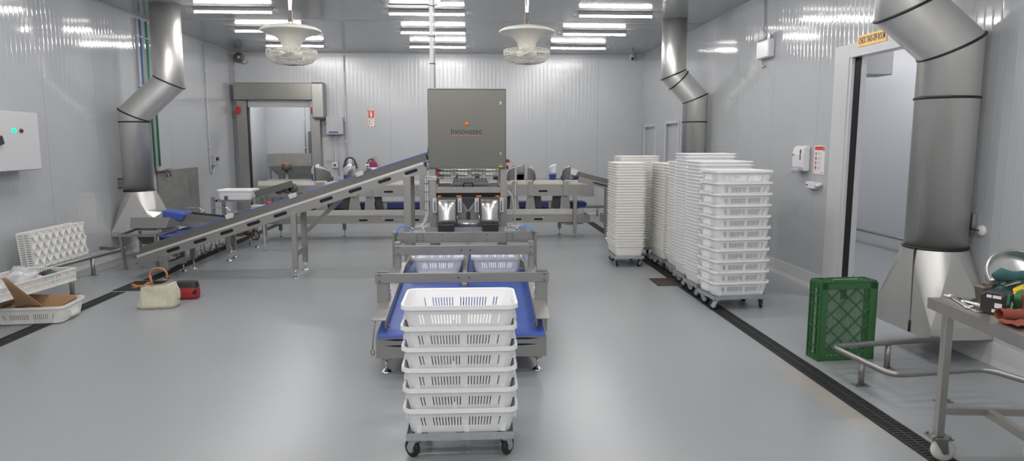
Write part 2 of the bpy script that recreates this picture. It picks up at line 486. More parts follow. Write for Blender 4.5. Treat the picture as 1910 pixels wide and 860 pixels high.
# neighbouring room behind the doorway
SX = 6.5
struct(MB().box(SX, SX + 0.1, 2.5, 14.6, 0, 3.3).build('wall_side_room', 'wall_plain'))
struct(MB().box(XR + 0.1, SX, 14.5, 14.6, 0, 3.3).box(XR + 0.1, SX, 2.5, 2.6, 0, 3.3).build('wall_side_room_ends', 'wall_plain'))
struct(MB().box(XR + 0.1, SX + 0.1, 2.5, 14.6, 3.3, 3.4).build('ceiling_side_room', 'wall_plain'))
struct(MB().box(SX - 0.03, SX - 0.0005, 2.7, 14.4, 0, 0.17).build('baseboard_side_room', 'white_trim'))
# back room behind the roll door
struct(MB().box(XL - 0.1, XL, YB + 0.1, 17.7, 0, 3.2).box(-2.7, -2.6, YB + 0.1, 17.7, 0, 3.2).box(XL - 0.1, -2.6, 17.6, 17.7, 0, 3.2).build('wall_back_room', 'panel_back'))
struct(MB().box(XL - 0.1, -2.6, YB + 0.1, 17.7, 3.2, 3.3).build('ceiling_back_room', 'wall_plain'))

# ---------------------------------------------------------------- drains
def drain(name, x, y0, y1, label, grp=None):
    t = thing(name, label, 'floor drain', (x, y0, 0))
    MB().box(x - 0.075, x + 0.075, y0, y1, 0.0005, 0.003).build('frame', 'drain_black', t)
    g = MB()
    y = y0 + 0.02
    while y < y1 - 0.02:
        g.box(x - 0.062, x + 0.062, y, y + 0.014, 0.003, 0.007); y += 0.03
    g.box(x - 0.07, x - 0.058, y0, y1, 0.003, 0.007).box(x + 0.058, x + 0.07, y0, y1, 0.003, 0.007).box(x - 0.006, x + 0.006, y0, y1, 0.003, 0.0072)
    g.build('grating', 'drain_black', t)
drain('floor_drain', 2.45, 1.6, 7.52, 'long black slotted floor drain running past the tray stack on right')
drain('floor_drain', 2.47, 8.02, 13.8, 'black slotted floor drain continuing behind the square grate on right')
drain('floor_drain', -3.88, 3.6, 7.62, 'black slotted floor drain in left foreground passing under the floor tray')
drain('floor_drain', -3.84, 8.26, 14.3, 'black slotted floor drain running beneath the left feed conveyors')
def square_grate(x0, x1, y0, y1, m, label):
    t = thing('square_floor_grate', label, 'floor grate', (x0, y0, 0))
    MB().box(x0, x1, y0, y1, 0.0005, 0.003).build('pit', 'drain_black', t)
    f = MB(); k = 0.02
    f.box(x0, x1, y0, y0 + k, 0.003, 0.008).box(x0, x1, y1 - k, y1, 0.003, 0.008).box(x0, x0 + k, y0, y1, 0.003, 0.008).box(x1 - k, x1, y0, y1, 0.003, 0.008)
    f.build('frame', m, t)
    g = MB(); n = 10
    for i in range(n):
        x = x0 + k + (x1 - x0 - 2 * k) * (i + 0.5) / n
        g.box(x - 0.011, x + 0.011, y0 + k, y1 - k, 0.003, 0.007)
    g.build('bar', m, t)
square_grate(2.155, 2.58, 7.57, 7.98, 'grate_brown', 'square rusty brown floor grate beside the tray stacks')
square_grate(-3.97, -3.6, 7.68, 8.2, 'drain_black', 'square dark floor grate behind the canvas tote bag')

# ================================================================== LIGHTS
def tube_light(x, y, z, label, L=1.12, m='tube_light', grp='tube lights under the ceiling', name='tube_light'):
    t = thing(name, label, 'light', (x, y, z), grp)
    h = L / 2
    MB().box(x - h, x + h, y - 0.032, y + 0.032, z - 0.058, z - 0.001).build('batten', 'lamp_grey', t, bevel=0.006)
    b = MB()
    b.sheet([[(xx, y + 0.026 * math.cos(a), z - 0.058 + 0.026 * math.sin(a)) for a in [PI + PI * k / 8 for k in range(9)]] for xx in (x - h + 0.02, x + h - 0.02)])
    b.build('tube', m, t)
    for s in (-1, 1):
        e = MB(); e.box(x + s * h - 0.018, x + s * h + 0.018, y - 0.03, y + 0.03, z - 0.09, z - 0.03)
        e.tube([(x + s * (h + 0.05) + 0.045 * math.cos(a), y, z - 0.05 + 0.033 * math.sin(a)) for a in [2 * PI * k / 12 for k in range(12)]], 0.006, 6, closed=True)
        e.build('end_cap', 'grey_plastic', t)
    return t
cols = [(-3.36, 'left'), (-0.6, 'middle'), (2.18, 'right')]
rows = [(10.32, 'nearest of three'), (12.05, 'second of three'), (13.82, 'farthest of three')]
for x, cn in cols:
    for y, rn in rows:
        tube_light(x, y, ZC, 'white tube light on ceiling, %s in the %s row' % (rn, cn))
for x, cn in cols:      # rows carry on overhead; rearmost ones added to brighten camera-facing surfaces
    for y in (8.55, 6.8, 5.05, 3.3, 1.55, -0.2, -1.95, -3.7, -5.45):
        tube_light(x, y, ZC, 'unseen white tube light on the ceiling in front of the three visible rows', grp='tube lights overhead')
for y in (6.0, 9.5, 12.5):
    tube_light(5.3, y, 3.3, 'tube light on the ceiling beyond the doorway', m='side_tube_light', grp='tube lights beyond the doorway')
tube_light(-4.0, 16.3, 3.2, 'tube light on the ceiling behind the roll door', m='side_tube_light', grp='lights behind the roll door')

# ceiling hatch
t = thing('ceiling_vent', 'olive grey square ceiling panel with white frame at top centre', 'ceiling vent', (-0.77, 9.6, ZC))
f = MB()
for q in ((-1.16, -0.38, 9.95, 10.0), (-1.16, -0.38, 9.2, 9.25), (-1.16, -1.11, 9.25, 9.95), (-0.43, -0.38, 9.25, 9.95)):
    f.box(*q, ZC - 0.02, ZC - 0.0005)
f.build('frame', 'white_paint', t)
MB().box(-1.11, -0.43, 9.25, 9.95, ZC - 0.008, ZC - 0.0005).build('panel', 'enclosure_steel', t)

# ================================================================== DUCTS
def duct(base_x, y, path, r, hood, label, seams, bracket=None):
    t = thing('exhaust_duct', label, 'exhaust duct', (base_x, y, 0))
    p = MB(); p.tube(path, r, 32, cap=True); p.build('pipe', 'duct_steel', t)
    for (q, nv, rr, *square) in seams:
        nv = Vector(nv).normalized(); q = Vector(q)
        a = nv.cross(Vector((0, 1, 0))).normalized(); b = nv.cross(a)
        s = MB()
        sx = 1 if square else 1 / max(0.3, abs(a.x) if abs(nv.z) < 0.999 else 1)
        ring = [q + a * math.cos(2 * PI * k / 32) * rr * sx + b * math.sin(2 * PI * k / 32) * rr for k in range(32)]
        s.tube(ring, 0.011, 6, closed=True); s.build('seam_band', 'seam_black', t)
    # hood: square skirt -> round neck
    x0, x1, y0, y1, z0, z1, zn, cx, cy = hood
    h = MB(); rr = r + 0.004
    cor = [(x0, y0), (x1, y0), (x1, y1), (x0, y1)]
    A = [h.bm.verts.new((a, b, z0)) for a, b in cor]; B = [h.bm.verts.new((a, b, z1)) for a, b in cor]
    n = 10; ang0 = [-PI / 2 - PI / 2, -PI / 2, 0, PI / 2]
    ring = [h.bm.verts.new((cx + rr * math.cos(-PI + PI / 2 * k / n), cy + rr * math.sin(-PI + PI / 2 * k / n), zn)) for k in range(4 * n)]
    for k in range(4):
        j = (k + 1) % 4
        h.bm.faces.new((A[k], A[j], B[j], B[k]))
        for i in range(n):      # cone fan at corner k
            f = h.bm.faces.new((B[k], ring[(k * n + i + 1) % (4 * n)], ring[(k * n + i) % (4 * n)])); f.smooth = True
        h.bm.faces.new((B[k], B[j], ring[((k + 1) * n) % (4 * n)]))
    h.build('hood', 'duct_steel', t)
    # black sealed lap joint down the hood
    return t
rd = 0.215
cx_, cy_ = 3.635, 5.06
sA = Vector((3.635, cy_, 2.36)); sB = Vector((3.27, cy_, 2.64))
mit = lambda d1, d2: (Vector(d1).normalized() + Vector(d2).normalized())
el = sB - sA
t = duct(3.63, cy_, [(cx_, cy_, 0.83), sA, sB, (3.27, cy_, ZC - 0.002)], rd,
     (3.39, XR - 0.004, 4.69, 5.43, 0.185, 0.275, 0.84, cx_, cy_),
     'large steel exhaust duct with flared hood beside the right doorway',
     [((cx_, cy_, 0.835), (0, 0, 1), rd + 0.006), ((cx_, cy_, 1.975), (0, 0, 1), rd), (sA, mit((0, 0, 1), el), rd), (sB, mit((0, 0, 1), el), rd)])
s_ = MB(); s_.tube([(cx_ - rd - 0.003, 4.98, 0.835), (3.395, 4.93, 0.275), (3.386, 4.93, 0.275), (3.386, 4.93, 0.19)], 0.008, 6)
s_.build('seam_band', 'seam_black', t)
MB().box(3.84, 3.868, 4.95, 5.02, 0.95, 1.1).build('bracket', 'bright_steel', t)

cy2 = 10.95; r2 = 0.195
sA = Vector((3.64, cy2, 2.34)); sB = Vector((3.27, cy2, 2.71)); el = sB - sA
duct(3.64, cy2, [(3.64, cy2, 0.83), sA, sB, (3.27, cy2, ZC - 0.002)], r2,
     (3.39, XR - 0.004, 10.6, 11.3, 0.2, 0.28, 0.84, 3.64, cy2),
     'steel exhaust duct rising behind the white tray stacks',
     [((3.64, cy2, 1.96), (0, 0, 1), r2), (sA, mit((0, 0, 1), el), r2), (sB, mit((0, 0, 1), el), r2), (sB + Vector((0.085, 0, -0.085)), (el.x, 0, el.z), r2 + 0.001, 1)])
cy3 = 10.2
sA = Vector((-4.79, cy3, 2.03)); sB = Vector((-4.27, cy3, 2.49)); el = sB - sA
t = duct(-4.79, cy3, [(-4.79, cy3, 0.93), sA, sB, (-4.27, cy3, ZC - 0.002)], 0.2,
     (XL + 0.004, -4.42, 9.9, 10.52, 0.31, 0.375, 0.94, -4.78, cy3),
     'steel exhaust duct with flared hood against the left wall',
     [((-4.79, cy3, 0.945), (0, 0, 1), 0.205), ((-4.79, cy3, 1.925), (0, 0, 1), 0.2), (sA, mit((0, 0, 1), el), 0.2), (sB, mit((0, 0, 1), el), 0.2)])
s_ = MB(); s_.tube([(-4.60, 10.12, 0.94), (-4.415, 10.05, 0.40)], 0.008, 6); s_.build('seam_band', 'seam_black', t)
b_ = MB(); b_.box(-5.079, -4.985, 10.19, 10.2, 0.98, 1.12).box(-5.079, -4.985, 10.19, 10.27, 0.98, 0.99).box(-5.079, -4.985, 10.19, 10.27, 1.11, 1.12)
b_.build('bracket', 'steel', t)

# ================================================================== FANS
def fan(x, y, z, label):
    t = thing('ceiling_fan', label, 'fan', (x, y, z), 'ceiling fans')
    # z = height of disc rim
    MB().lathe([(0.0, 0.055), (0.12, 0.05), (0.26, 0.02), (0.30, -0.005), (0.302, -0.018), (0.29, -0.022), (0.22, -0.04), (0.15, -0.075), (0.11, -0.12), (0.092, -0.17), (0.088, -0.24), (0.0, -0.24)], (x, y, z), 40).build('air_deflector', 'fan_white', t)
    MB().lathe([(0.0, -0.215), (0.105, -0.22), (0.11, -0.25), (0.10, -0.285), (0.06, -0.30), (0.0, -0.302)], (x, y, z), 24).build('motor', 'fan_white', t)
    g = MB()
    for k, (r, zz) in enumerate([(0.248, -0.205), (0.252, -0.222), (0.252, -0.238), (0.249, -0.254), (0.243, -0.27), (0.234, -0.286), (0.222, -0.301), (0.206, -0.315), (0.187, -0.326), (0.165, -0.334), (0.14, -0.34), (0.115, -0.344), (0.09, -0.346), (0.06, -0.348)]):
        g.tube([(x + r * math.cos(2 * PI * j / 32), y + r * math.sin(2 * PI * j / 32), z + zz) for j in range(32)], 0.0028, 5, closed=True)
    for k in range(16):
        a = 2 * PI * k / 16 + 0.1
        g.tube([(x + r * math.cos(a), y + r * math.sin(a), z + zz) for r, zz in ((0.10, -0.212), (0.248, -0.203), (0.253, -0.23), (0.24, -0.278), (0.206, -0.318), (0.14, -0.343), (0.03, -0.35))], 0.003, 5)
    g.build('guard', 'fan_white', t)
    for k in range(3):
        a = 2 * PI * k / 3 + 0.5
        b = MB()
        b.obox((x + 0.15 * math.cos(a), y + 0.15 * math.sin(a), z - 0.262), (0.19, 0.11, 0.004), Matrix.Rotation(a, 3, 'Z') @ Matrix.Rotation(0.35, 3, 'X'))
        b.build('blade', 'fan_white', t)
    MB().box(x - 0.045, x + 0.045, y - 0.03, y + 0.03, z - 0.352, z - 0.335).build('label_plate', 'grimy_metal', t)
    for k in range(3):
        a = 2 * PI * k / 3 + 0.2
        b = MB(); b.bar((x + 0.09 * math.cos(a), y + 0.09 * math.sin(a), z - 0.21), (x + 0.249 * math.cos(a), y + 0.249 * math.sin(a), z - 0.215), 0.03, 0.02)
        b.build('arm', 'fan_white', t)
    s = MB(); s.tube([(x - 0.018, y, z + 0.05), (x - 0.008, y, z + 0.2), (x - 0.02, y, ZC - 0.003)], 0.009, 8)
    s.tube([(x + 0.02, y, z + 0.05), (x + 0.005, y, z + 0.17), (x + 0.012, y, z + 0.28), (x + 0.015, y, ZC - 0.003)], 0.010, 8)
    s.build('hanger', 'bright_steel', t)
    MB().box(x - 0.02, x + 0.02, y - 0.015, y + 0.015, z + 0.08, z + 0.19).build('hook', 'grimy_metal', t)
    return t
fan(-1.80, 7.25, 2.775, 'white ceiling fan with saucer top hanging at left of centre')
fan(0.63, 7.55, 2.835, 'white ceiling fan with saucer top hanging right of centre pole')

# ================================================================== BACK WALL
d2 = struct(MB().box(-4.98, -3.335, 15.0, 15.296, 2.53, 2.885).build('door_2', 'header_steel', bevel=0.01))
MB().box(-4.94, -3.36, 14.992, 15.0, 2.575, 2.84).build('cover_panel', 'header_steel', d2)
MB().prism([(14.97, 2.13), (15.296, 2.13), (15.296, 2.90), (14.97, 2.90), (14.94, 2.86), (14.94, 2.17)], 'x', -3.33, -3.10).build('motor_cover', 'satin_steel', d2, bevel=0.006)
for x0, x1 in ((-4.98, -4.76), (-3.42, -3.22)):
    MB().box(x0, x1, 15.13, 15.296, 0, 2.529).build('guide_post', 'steel', d2, bevel=0.004)
for x0 in (-4.758, -3.436):
    MB().box(x0, x0 + 0.014, 15.17, 15.29, 0, 2.40).build('guide_seal', 'black_rubber', d2)
MB().box(-4.75, -3.43, 15.2, 15.215, 2.38, 2.54).build('curtain', 'white_paint', d2)
for x, a in ((-4.93, 0.25), (-3.345, 0.0)):
    b = MB(); b.obox((x, 15.09, 2.31), (0.085, 0.09, 0.15), Matrix.Rotation(a, 3, 'Y')); b.build('warning_lamp', 'red', d2, bevel=0.012)

# control box on the back wall
t = thing('door_control_box', 'grey wall box with purple label right of the roll door', 'control box', (-2.9, 15.29, 1.8))
MB().box(-3.09, -2.74, 15.1, 15.297, 1.80, 2.185).build('cabinet', 'white_paint', t, bevel=0.008)
MB().box(-3.08, -2.73, 15.085, 15.1, 1.82, 2.19).build('door', 'sign_grey', t, bevel=0.004)
lb = MB(); lb.box(-3.03, -2.83, 15.083, 15.085, 1.835, 1.865); lb.build('label_strip', 'sign_purple', t)
MB().cyl((-2.79, 15.085, 2.0), (-2.79, 15.07, 2.0), 0.014, 12).build('lock', 'chrome', t)

t = thing('fire_sign', 'red and white striped fire extinguisher sign on back wall', 'sign', (-2.14, 15.297, 2.15))
MB().box(-2.245, -2.04, 15.292, 15.2985, 1.962, 2.352).build('board', 'sign_white', t)
st = MB()
for k in range(9):      # hatched border
    z = 1.97 + k * 0.045
    for (xa, xb) in ((-2.24, -2.212), (-2.073, -2.045)):
        st.plate([(xa, 15.2915, z), (xb, 15.2915, z + 0.02), (xb, 15.2915, min(z + 0.042, 2.349)), (xa, 15.2915, min(z + 0.022, 2.349))], 0.0012)
for z0, z1 in ((2.328, 2.349), (1.965, 1.985)):
    for k in range(3):
        x = -2.225 + k * 0.065
        st.plate([(x, 15.2915, z0), (x + 0.03, 15.2915, z0), (x + 0.045, 15.2915, z1), (x + 0.015, 15.2915, z1)], 0.0012)
st.build('border', 'sign_red', t)
MB().box(-2.205, -2.08, 15.290, 15.2915, 2.165, 2.32).build('pictogram_panel', 'sign_red', t)
pc = MB()
pc.prism([(-2.16, 2.185), (-2.122, 2.185), (-2.122, 2.27), (-2.132, 2.285), (-2.15, 2.285), (-2.16, 2.27)], 'y', 15.2885, 15.2897)
pc.box(-2.162, -2.12, 15.2885, 15.2897, 2.292, 2.302).tube([(-2.162, 15.289, 2.297), (-2.178, 15.289, 2.28), (-2.18, 15.289, 2.21)], 0.003, 5)
pc.build('pictogram', 'sign_white', t)
tx = MB()
tx.box(-2.20, -2.085, 15.290, 15.2915, 2.135, 2.155)
for k in range(4): tx.box(-2.15 , -2.09 - 0.008 * (k % 2), 15.290, 15.2915, 2.105 - k * 0.03, 2.113 - k * 0.03)
tx.build('lettering', 'sign_grey', t)
gq = MB()
for k in range(4): gq.box(-2.20, -2.165, 15.290, 15.2915, 2.10 - k * 0.032, 2.118 - k * 0.032)
gq.build('icon', 'sign_green', t)

# fire extinguisher, hose bracket
t = thing('fire_extinguisher', 'red fire extinguisher with white band under the striped sign', 'fire extinguisher', (-2.115, 15.2, 0.72))
ex = MB(); ex.lathe([(0, 0.72), (0.085, 0.72), (0.09, 0.74), (0.09, 1.14), (0.08, 1.19), (0.04, 1.225), (0.028, 1.24), (0, 1.24)], (-2.115, 15.2, 0), 24)
ex.build('cylinder', 'red', t)
MB().lathe([(0.0915, 0.98), (0.0915, 1.09)], (-2.115, 15.2, 0), 24).build('band', 'sign_white', t)
vh = MB(); vh.cyl((-2.115, 15.2, 1.24), (-2.115, 15.2, 1.29), 0.022, 12).bar((-2.13, 15.2, 1.285), (-2.02, 15.19, 1.275), 0.02, 0.012).bar((-2.13, 15.2, 1.30), (-2.03, 15.19, 1.32), 0.02, 0.01)
vh.build('valve', 'chrome', t)
hs = MB(); hs.tube([(-2.12, 15.17, 1.27), (-2.20, 15.15, 1.25), (-2.235, 15.14, 1.15), (-2.235, 15.14, 0.95), (-2.215, 15.14, 0.8)], 0.012, 8); hs.build('hose', 'black_rubber', t)
MB().box(-2.15, -2.05, 15.09, 15.1, 1.13, 1.2).build('tag', 'sign_purple', t)

t = thing('ear_muffs', 'black ear muffs hanging on the back wall left of extinguisher', 'ear muffs', (-2.62, 15.25, 1.05))
hb = MB(); hb.tube([(-2.62 + 0.115 * math.cos(a), 15.24, 1.17 + 0.13 * math.sin(a)) for a in [PI * k / 10 for k in range(11)]], 0.014, 8); hb.build('headband', 'black_rubber', t)
for s in (-1, 1):
    MB().lathe([(0.0, -0.03), (0.045, -0.028), (0.055, 0.0), (0.05, 0.03), (0, 0.032)], (-2.62 + s * 0.115, 15.24, 1.11), 16, axis='x').build('ear_cup', 'dark_plastic', t)
MB().box(-2.665, -2.575, 15.22, 15.297, 1.0, 1.27).build('wall_bracket', 'white_paint', t, bevel=0.004)

# wall speaker, camera
t = thing('round_wall_speaker', 'small grey round speaker high in the back left corner', 'speaker', (-4.86, 15.2, 3.4))
MB().lathe([(0.0, -0.10), (0.03, -0.10), (0.095, -0.11), (0.105, -0.09), (0.07, 0.0), (0.045, 0.08), (0, 0.08)], (-4.86, 15.2, 3.42), 24, axis='y').build('horn', 'guard_grey', t)
MB().lathe([(0, -0.125), (0.02, -0.12), (0.028, -0.1), (0, -0.1)], (-4.86, 15.2, 3.42), 16, axis='y').build('cap', 'white_paint', t)
b = MB(); b.cyl((-4.78, 15.2, 3.34), (-4.78, 15.295, 3.34), 0.04, 12).bar((-4.86, 15.22, 3.36), (-4.78, 15.24, 3.34), 0.03, 0.03); b.build('bracket', 'grey_plastic', t)
t = thing('security_camera', 'white dome camera with black eye at the back right corner', 'camera', (3.6, 15.2, 3.45))
MB().lathe([(0, 0.07), (0.06, 0.07), (0.062, 0.0), (0.055, -0.03), (0.035, -0.055), (0, -0.06)], (3.6, 15.2, 3.49), 20).build('body', 'white_paint', t)
MB().lathe([(0, -0.03), (0.03, -0.02), (0.034, 0.0), (0, 0.01)], (3.595, 15.14, 3.455), 16, axis='y').build('lens', 'dark_plastic', t)

# conduits and switches
def conduit(name, label, pts, r=0.013, m='pipe_grey', clips=(), axis='x', s=1, cat='conduit', grp=None):
    t = thing(name, label, cat, pts[0], grp)
    MB().tube(pts, r, 8).build('pipe', m, t)
    for (x, y, z) in clips:
        c = MB()
        if axis == 'x': c.box(min(x, x + s * 0.05), max(x, x + s * 0.05), y - 0.025, y + 0.025, z - 0.01, z + 0.01)
        else: c.box(x - 0.025, x + 0.025, min(y, y + s * 0.05), max(y, y + s * 0.05), z - 0.01, z + 0.01)
        c.build('clip', 'white_paint', t)
    return t
X = XL + 0.03
def bend(c0, a, b, n=5, r=0.06):
    """rounded polyline through c0 corners"""
    out = []
    return out
t = conduit('wall_conduit', 'thin grey conduit on left wall ending in a switch box', [(X, 13.7, ZC - 0.07), (X, 13.7, 1.12), (X, 13.71, 1.07), (X, 13.76, 1.04), (X, 13.83, 1.05), (X, 13.87, 1.1), (X, 13.87, 1.2)], clips=[(XL, 13.7, z) for z in (3.0, 2.5, 2.0, 1.55)])
t = thing('isolator_switch', 'grey isolator switch with black knob on left wall', 'switch', (XL, 13.87, 1.3))
MB().box(XL + 0.0005, XL + 0.09, 13.8, 13.95, 1.18, 1.38).build('box', 'grey_plastic', t, bevel=0.008)
k = MB(); k.cyl((XL + 0.09, 13.87, 1.31), (XL + 0.13, 13.87, 1.31), 0.035, 14); k.build('knob', 'dark_plastic', t)
conduit('wall_conduit', 'thin grey conduit on back wall left of the roll door', [(XL + 0.05, YB - 0.03, ZC - 0.07), (XL + 0.05, YB - 0.03, 1.2), (XL + 0.055, YB - 0.06, 1.13), (XL + 0.09, YB - 0.1, 1.1), (XL + 0.12, YB - 0.12, 1.13), (XL + 0.12, YB - 0.12, 1.25)], r=0.011, clips=[(XL + 0.05, YB, z) for z in (3.2, 2.7, 2.2)], axis='y', s=-1)
conduit('wall_conduit', 'long grey conduit on back wall right of the grey control box', [(-2.69, YB - 0.03, ZC - 0.07), (-2.69, YB - 0.03, 0.3)], r=0.016, clips=[(-2.69, YB, z) for z in (3.1, 2.6, 2.1, 1.65)], axis='y', s=-1)
for i, (x, lbl) in enumerate(((-2.98, 'left'), (-2.86, 'right'))):
    conduit('wall_conduit', 'short grey conduit dropping from the control box, %s of two' % lbl, [(x, YB - 0.03, 1.80), (x, YB - 0.03, 1.28), (x - 0.02, YB - 0.03, 1.24)] + ([(x - 0.14, YB - 0.03, 1.22)] if i == 0 else [(x - 0.02, YB - 0.03, 0.9)]), r=0.012)
t = thing('isolator_switch', 'small grey switch with black button beside the roll door post', 'switch', (-2.95, YB, 1.1))
MB().box(-3.01, -2.89, YB - 0.08, YB - 0.0005, 1.07, 1.2).build('box', 'white_paint', t, bevel=0.006)
MB().cyl((-2.95, YB - 0.08, 1.135), (-2.95, YB - 0.10, 1.135), 0.025, 12).build('button', 'dark_plastic', t)
# back room: conduit, cabinet, hopper
conduit('wall_conduit', 'dark vertical conduit on the wall seen through roll door', [(-4.12, 17.57, 3.1), (-4.12, 17.57, 1.3)], r=0.014, clips=[(-4.12, 17.6, z) for z in (2.2, 1.5)], axis='y', s=-1)
t = thing('motor_switch_box', 'olive grey switch box on the wall beyond the roll door', 'switch box', (-3.9, 17.59, 1.5))
MB().box(-4.02, -3.72, 17.45, 17.598, 1.28, 1.9).build('cabinet', 'enclosure_steel', t, bevel=0.008)
MB().cyl((-3.9, 17.45, 1.47), (-3.9, 17.43, 1.47), 0.025, 12).build('button', 'yellow', t)
t = thing('hopper', 'grey steel hopper with tapered sides beyond the roll door', 'hopper', (-4.1, 16.7, 0))
h = MB()
hx0, hx1, hy0, hy1 = -4.72, -3.35, 16.3, 17.2
for (za, zb, ia, ib) in ((1.08, 1.36, 0.0, 0.0), (0.62, 1.08, 0.42, 0.0)):
    A = [(hx0 + ia, hy0 + ia * 0.7, za), (hx1 - ia, hy0 + ia * 0.7, za), (hx1 - ia, hy1 - ia * 0.7, za), (hx0 + ia, hy1 - ia * 0.7, za)]
    B = [(hx0 + ib, hy0, zb), (hx1 - ib, hy0, zb), (hx1 - ib, hy1, zb), (hx0 + ib, hy1, zb)]
    for i in range(4):
        j = (i + 1) % 4; h.plate([A[i], A[j], B[j], B[i]], 0.006)
h.build('body', 'dull_sheet', t)
for x in (hx0 + 0.05, hx1 - 0.05):
    for y in (hy0 + 0.05, hy1 - 0.05):
        MB().box(x - 0.025, x + 0.025, y - 0.025, y + 0.025, 0, 1.09).build('leg', 'steel', t)
t = thing('pipe_coupling', 'round dark coupling with orange lid in front of the hopper', 'coupling', (-4.2, 16.0, 0))
MB().cyl((-4.2, 16.0, 0.0), (-4.2, 16.0, 1.0), 0.04, 14).build('post', 'steel', t)
MB().lathe([(0, 1.0), (0.10, 1.0), (0.11, 1.03), (0.11, 1.13), (0, 1.13)], (-4.2, 16.0, 0), 20).build('drum', 'guard_grey', t)
MB().lathe([(0, 1.13), (0.085, 1.13), (0.08, 1.155), (0, 1.155)], (-4.2, 16.0, 0), 20).build('lid', 'orange', t)

# ================================================================== LEFT WALL
t = thing('electrical_cabinet', 'large white electrical cabinet with green and red lamps on left wall', 'electrical cabinet', (XL, 7.3, 1.3))
MB().box(XL + 0.02, -4.86, 6.6, 8.06, 1.335, 1.97).build('cabinet', 'white_paint', t)
MB().box(-4.86, -4.835, 6.6, 8.06, 1.34, 1.965).build('door', 'white_paint', t, bevel=0.006)
for y, m in ((7.63, 'green_lamp'), (7.75, 'dark_red')):
    MB().lathe([(0.022, 0), (0.022, 0.012), (0.016, 0.02), (0, 0.022)], (-4.835, y, 1.765), 16, axis='x').build('indicator_lamp', m, t)
MB().obox((-4.82, 7.36, 1.655), (0.05, 0.10, 0.09), Matrix.Rotation(0.3, 3, 'X')).build('handle', 'dark_plastic', t, bevel=0.008)
g = MB(); g.tube([(-4.98, 7.42, 1.335), (-4.98, 7.42, 1.25), (-5.02, 7.41, 1.22), (XL + 0.08, 7.4, 1.215)], 0.06, 14); g.build('cable_gland', 'grey_plastic', t)

for (y, m, lbl, zlo, k) in ((11.02, 'pipe_grey', 'grey', 1.6, 0), (11.13, 'pipe_blue', 'blue', 1.6, 1), (11.33, 'pipe_green', 'dark green', 1.25, 2), (11.5, 'pipe_green', 'green', 1.25, 3)):
    X = XL + 0.035
    nm = {0: 'thin grey service pipe, leftmost of four on left wall', 1: 'blue service pipe between grey and green pipes on left wall',
          2: 'green service pipe directly beside the blue pipe on left wall', 3: 'green service pipe nearest the back wall beside the left duct'}[k]
    t = conduit('service_pipe', nm, [(X, y, ZC - 0.05), (X, y, zlo)], r=0.018, m=m, clips=[(XL, y, z) for z in (3.25, 2.5)], cat='pipe')
t = thing('tap_manifold', 'pair of small taps with blue lever below green pipes', 'tap', (XL + 0.06, 11.5, 1.15))
mm_ = MB(); mm_.tube([(XL + 0.035, 11.33, 1.25), (XL + 0.035, 11.36, 1.16), (XL + 0.05, 11.75, 1.16)], 0.018, 8); mm_.build('pipe', 'guard_grey', t)
for y, m in ((11.55, 'dark_plastic'), (11.7, 'pipe_blue')):
    q = MB(); q.cyl((XL + 0.05, y, 1.16), (XL + 0.10, y, 1.16), 0.02, 10).cyl((XL + 0.10, y, 1.165), (XL + 0.12, y, 1.07), 0.014, 10); q.build('tap_body', 'grimy_metal', t)
    q = MB(); q.bar((XL + 0.08, y, 1.19), (XL + 0.13, y + 0.05, 1.20), 0.016, 0.008); q.build('lever', m, t)
t = tag(MB().box(XL + 0.012, XL + 0.018, 11.42, 13.1, 0.28, 1.175).build('splash_sheet', 'dull_sheet', base=(XL + 0.015, 12.2, 0.28)), 'scuffed grey metal splash sheet on left wall behind left duct', 'metal sheet')

# ================================================================== RIGHT WALL ITEMS
t = thing('room_sign', 'orange sign with black lettering above the right doorway', 'sign', (XR, 6.47, 2.63))
MB().box(XR - 0.026, XR - 0.0215, 6.24, 6.71, 2.575, 2.685).build('board', 'yellow_sign', t)
text('CHICK TAKE-OFF ROOM', 0.085, (XR - 0.0265, 6.475, 2.63), R_RIGHTWALL, 'ink', 'lettering', t, width=0.43, bold=0.0012)
t = thing('soap_dispenser', 'white soap dispenser with dark window on right wall', 'soap dispenser', (XR, 7.7, 1.3))
MB().prism([(XR - 0.0005, 1.31), (XR - 0.07, 1.31), (XR - 0.10, 1.36), (XR - 0.105, 1.5), (XR - 0.09, 1.575), (XR - 0.06, 1.6), (XR - 0.0005, 1.6)], 'y', 7.57, 7.82).build('housing', 'white_plastic', t, bevel=0.02, seg=3)
MB().box(XR - 0.108, XR - 0.10, 7.60, 7.625, 1.44, 1.56).build('window', 'guard_grey', t, bevel=0.004)
MB().box(XR - 0.11, XR - 0.06, 7.66, 7.81, 1.295, 1.34).build('push_bar', 'grey_plastic', t, bevel=0.01)
MB().box(XR - 0.108, XR - 0.104, 7.76, 7.79, 1.485, 1.51).build('badge', 'sign_red', t)
t = thing('hand_wash_poster', 'white hand hygiene poster with red header beside dispenser', 'poster', (XR, 7.37, 1.44))
MB().box(XR - 0.004, XR - 0.0005, 7.255, 7.49, 1.29, 1.605).build('sheet', 'sign_white', t)
MB().box(XR - 0.0052, XR - 0.004, 7.30, 7.475, 1.555, 1.595).build('header', 'sign_red', t)
q = MB()
for k in range(4):
    z = 1.52 - k * 0.052
    q.lathe([(0, -0.0012), (0.014 + 0.003 * (k % 2), -0.0012), (0.014, 0), (0, 0)], (XR - 0.0042, 7.445, z - 0.004), 12, axis='x')
    q.plate([(XR - 0.0055, 7.458, z + 0.004), (XR - 0.0055, 7.448, z + 0.02), (XR - 0.0055, 7.44, z + 0.004)], 0.001)
    q.plate([(XR - 0.0055, 7.45, z - 0.02), (XR - 0.0055, 7.44, z - 0.004), (XR - 0.0055, 7.425, z - 0.012)], 0.001)
    q.box(XR - 0.0055, XR - 0.004, 7.425, 7.47, z - 0.026, z - 0.024)
q.box(XR - 0.0055, XR - 0.004, 7.268, 7.292, 1.545, 1.595)
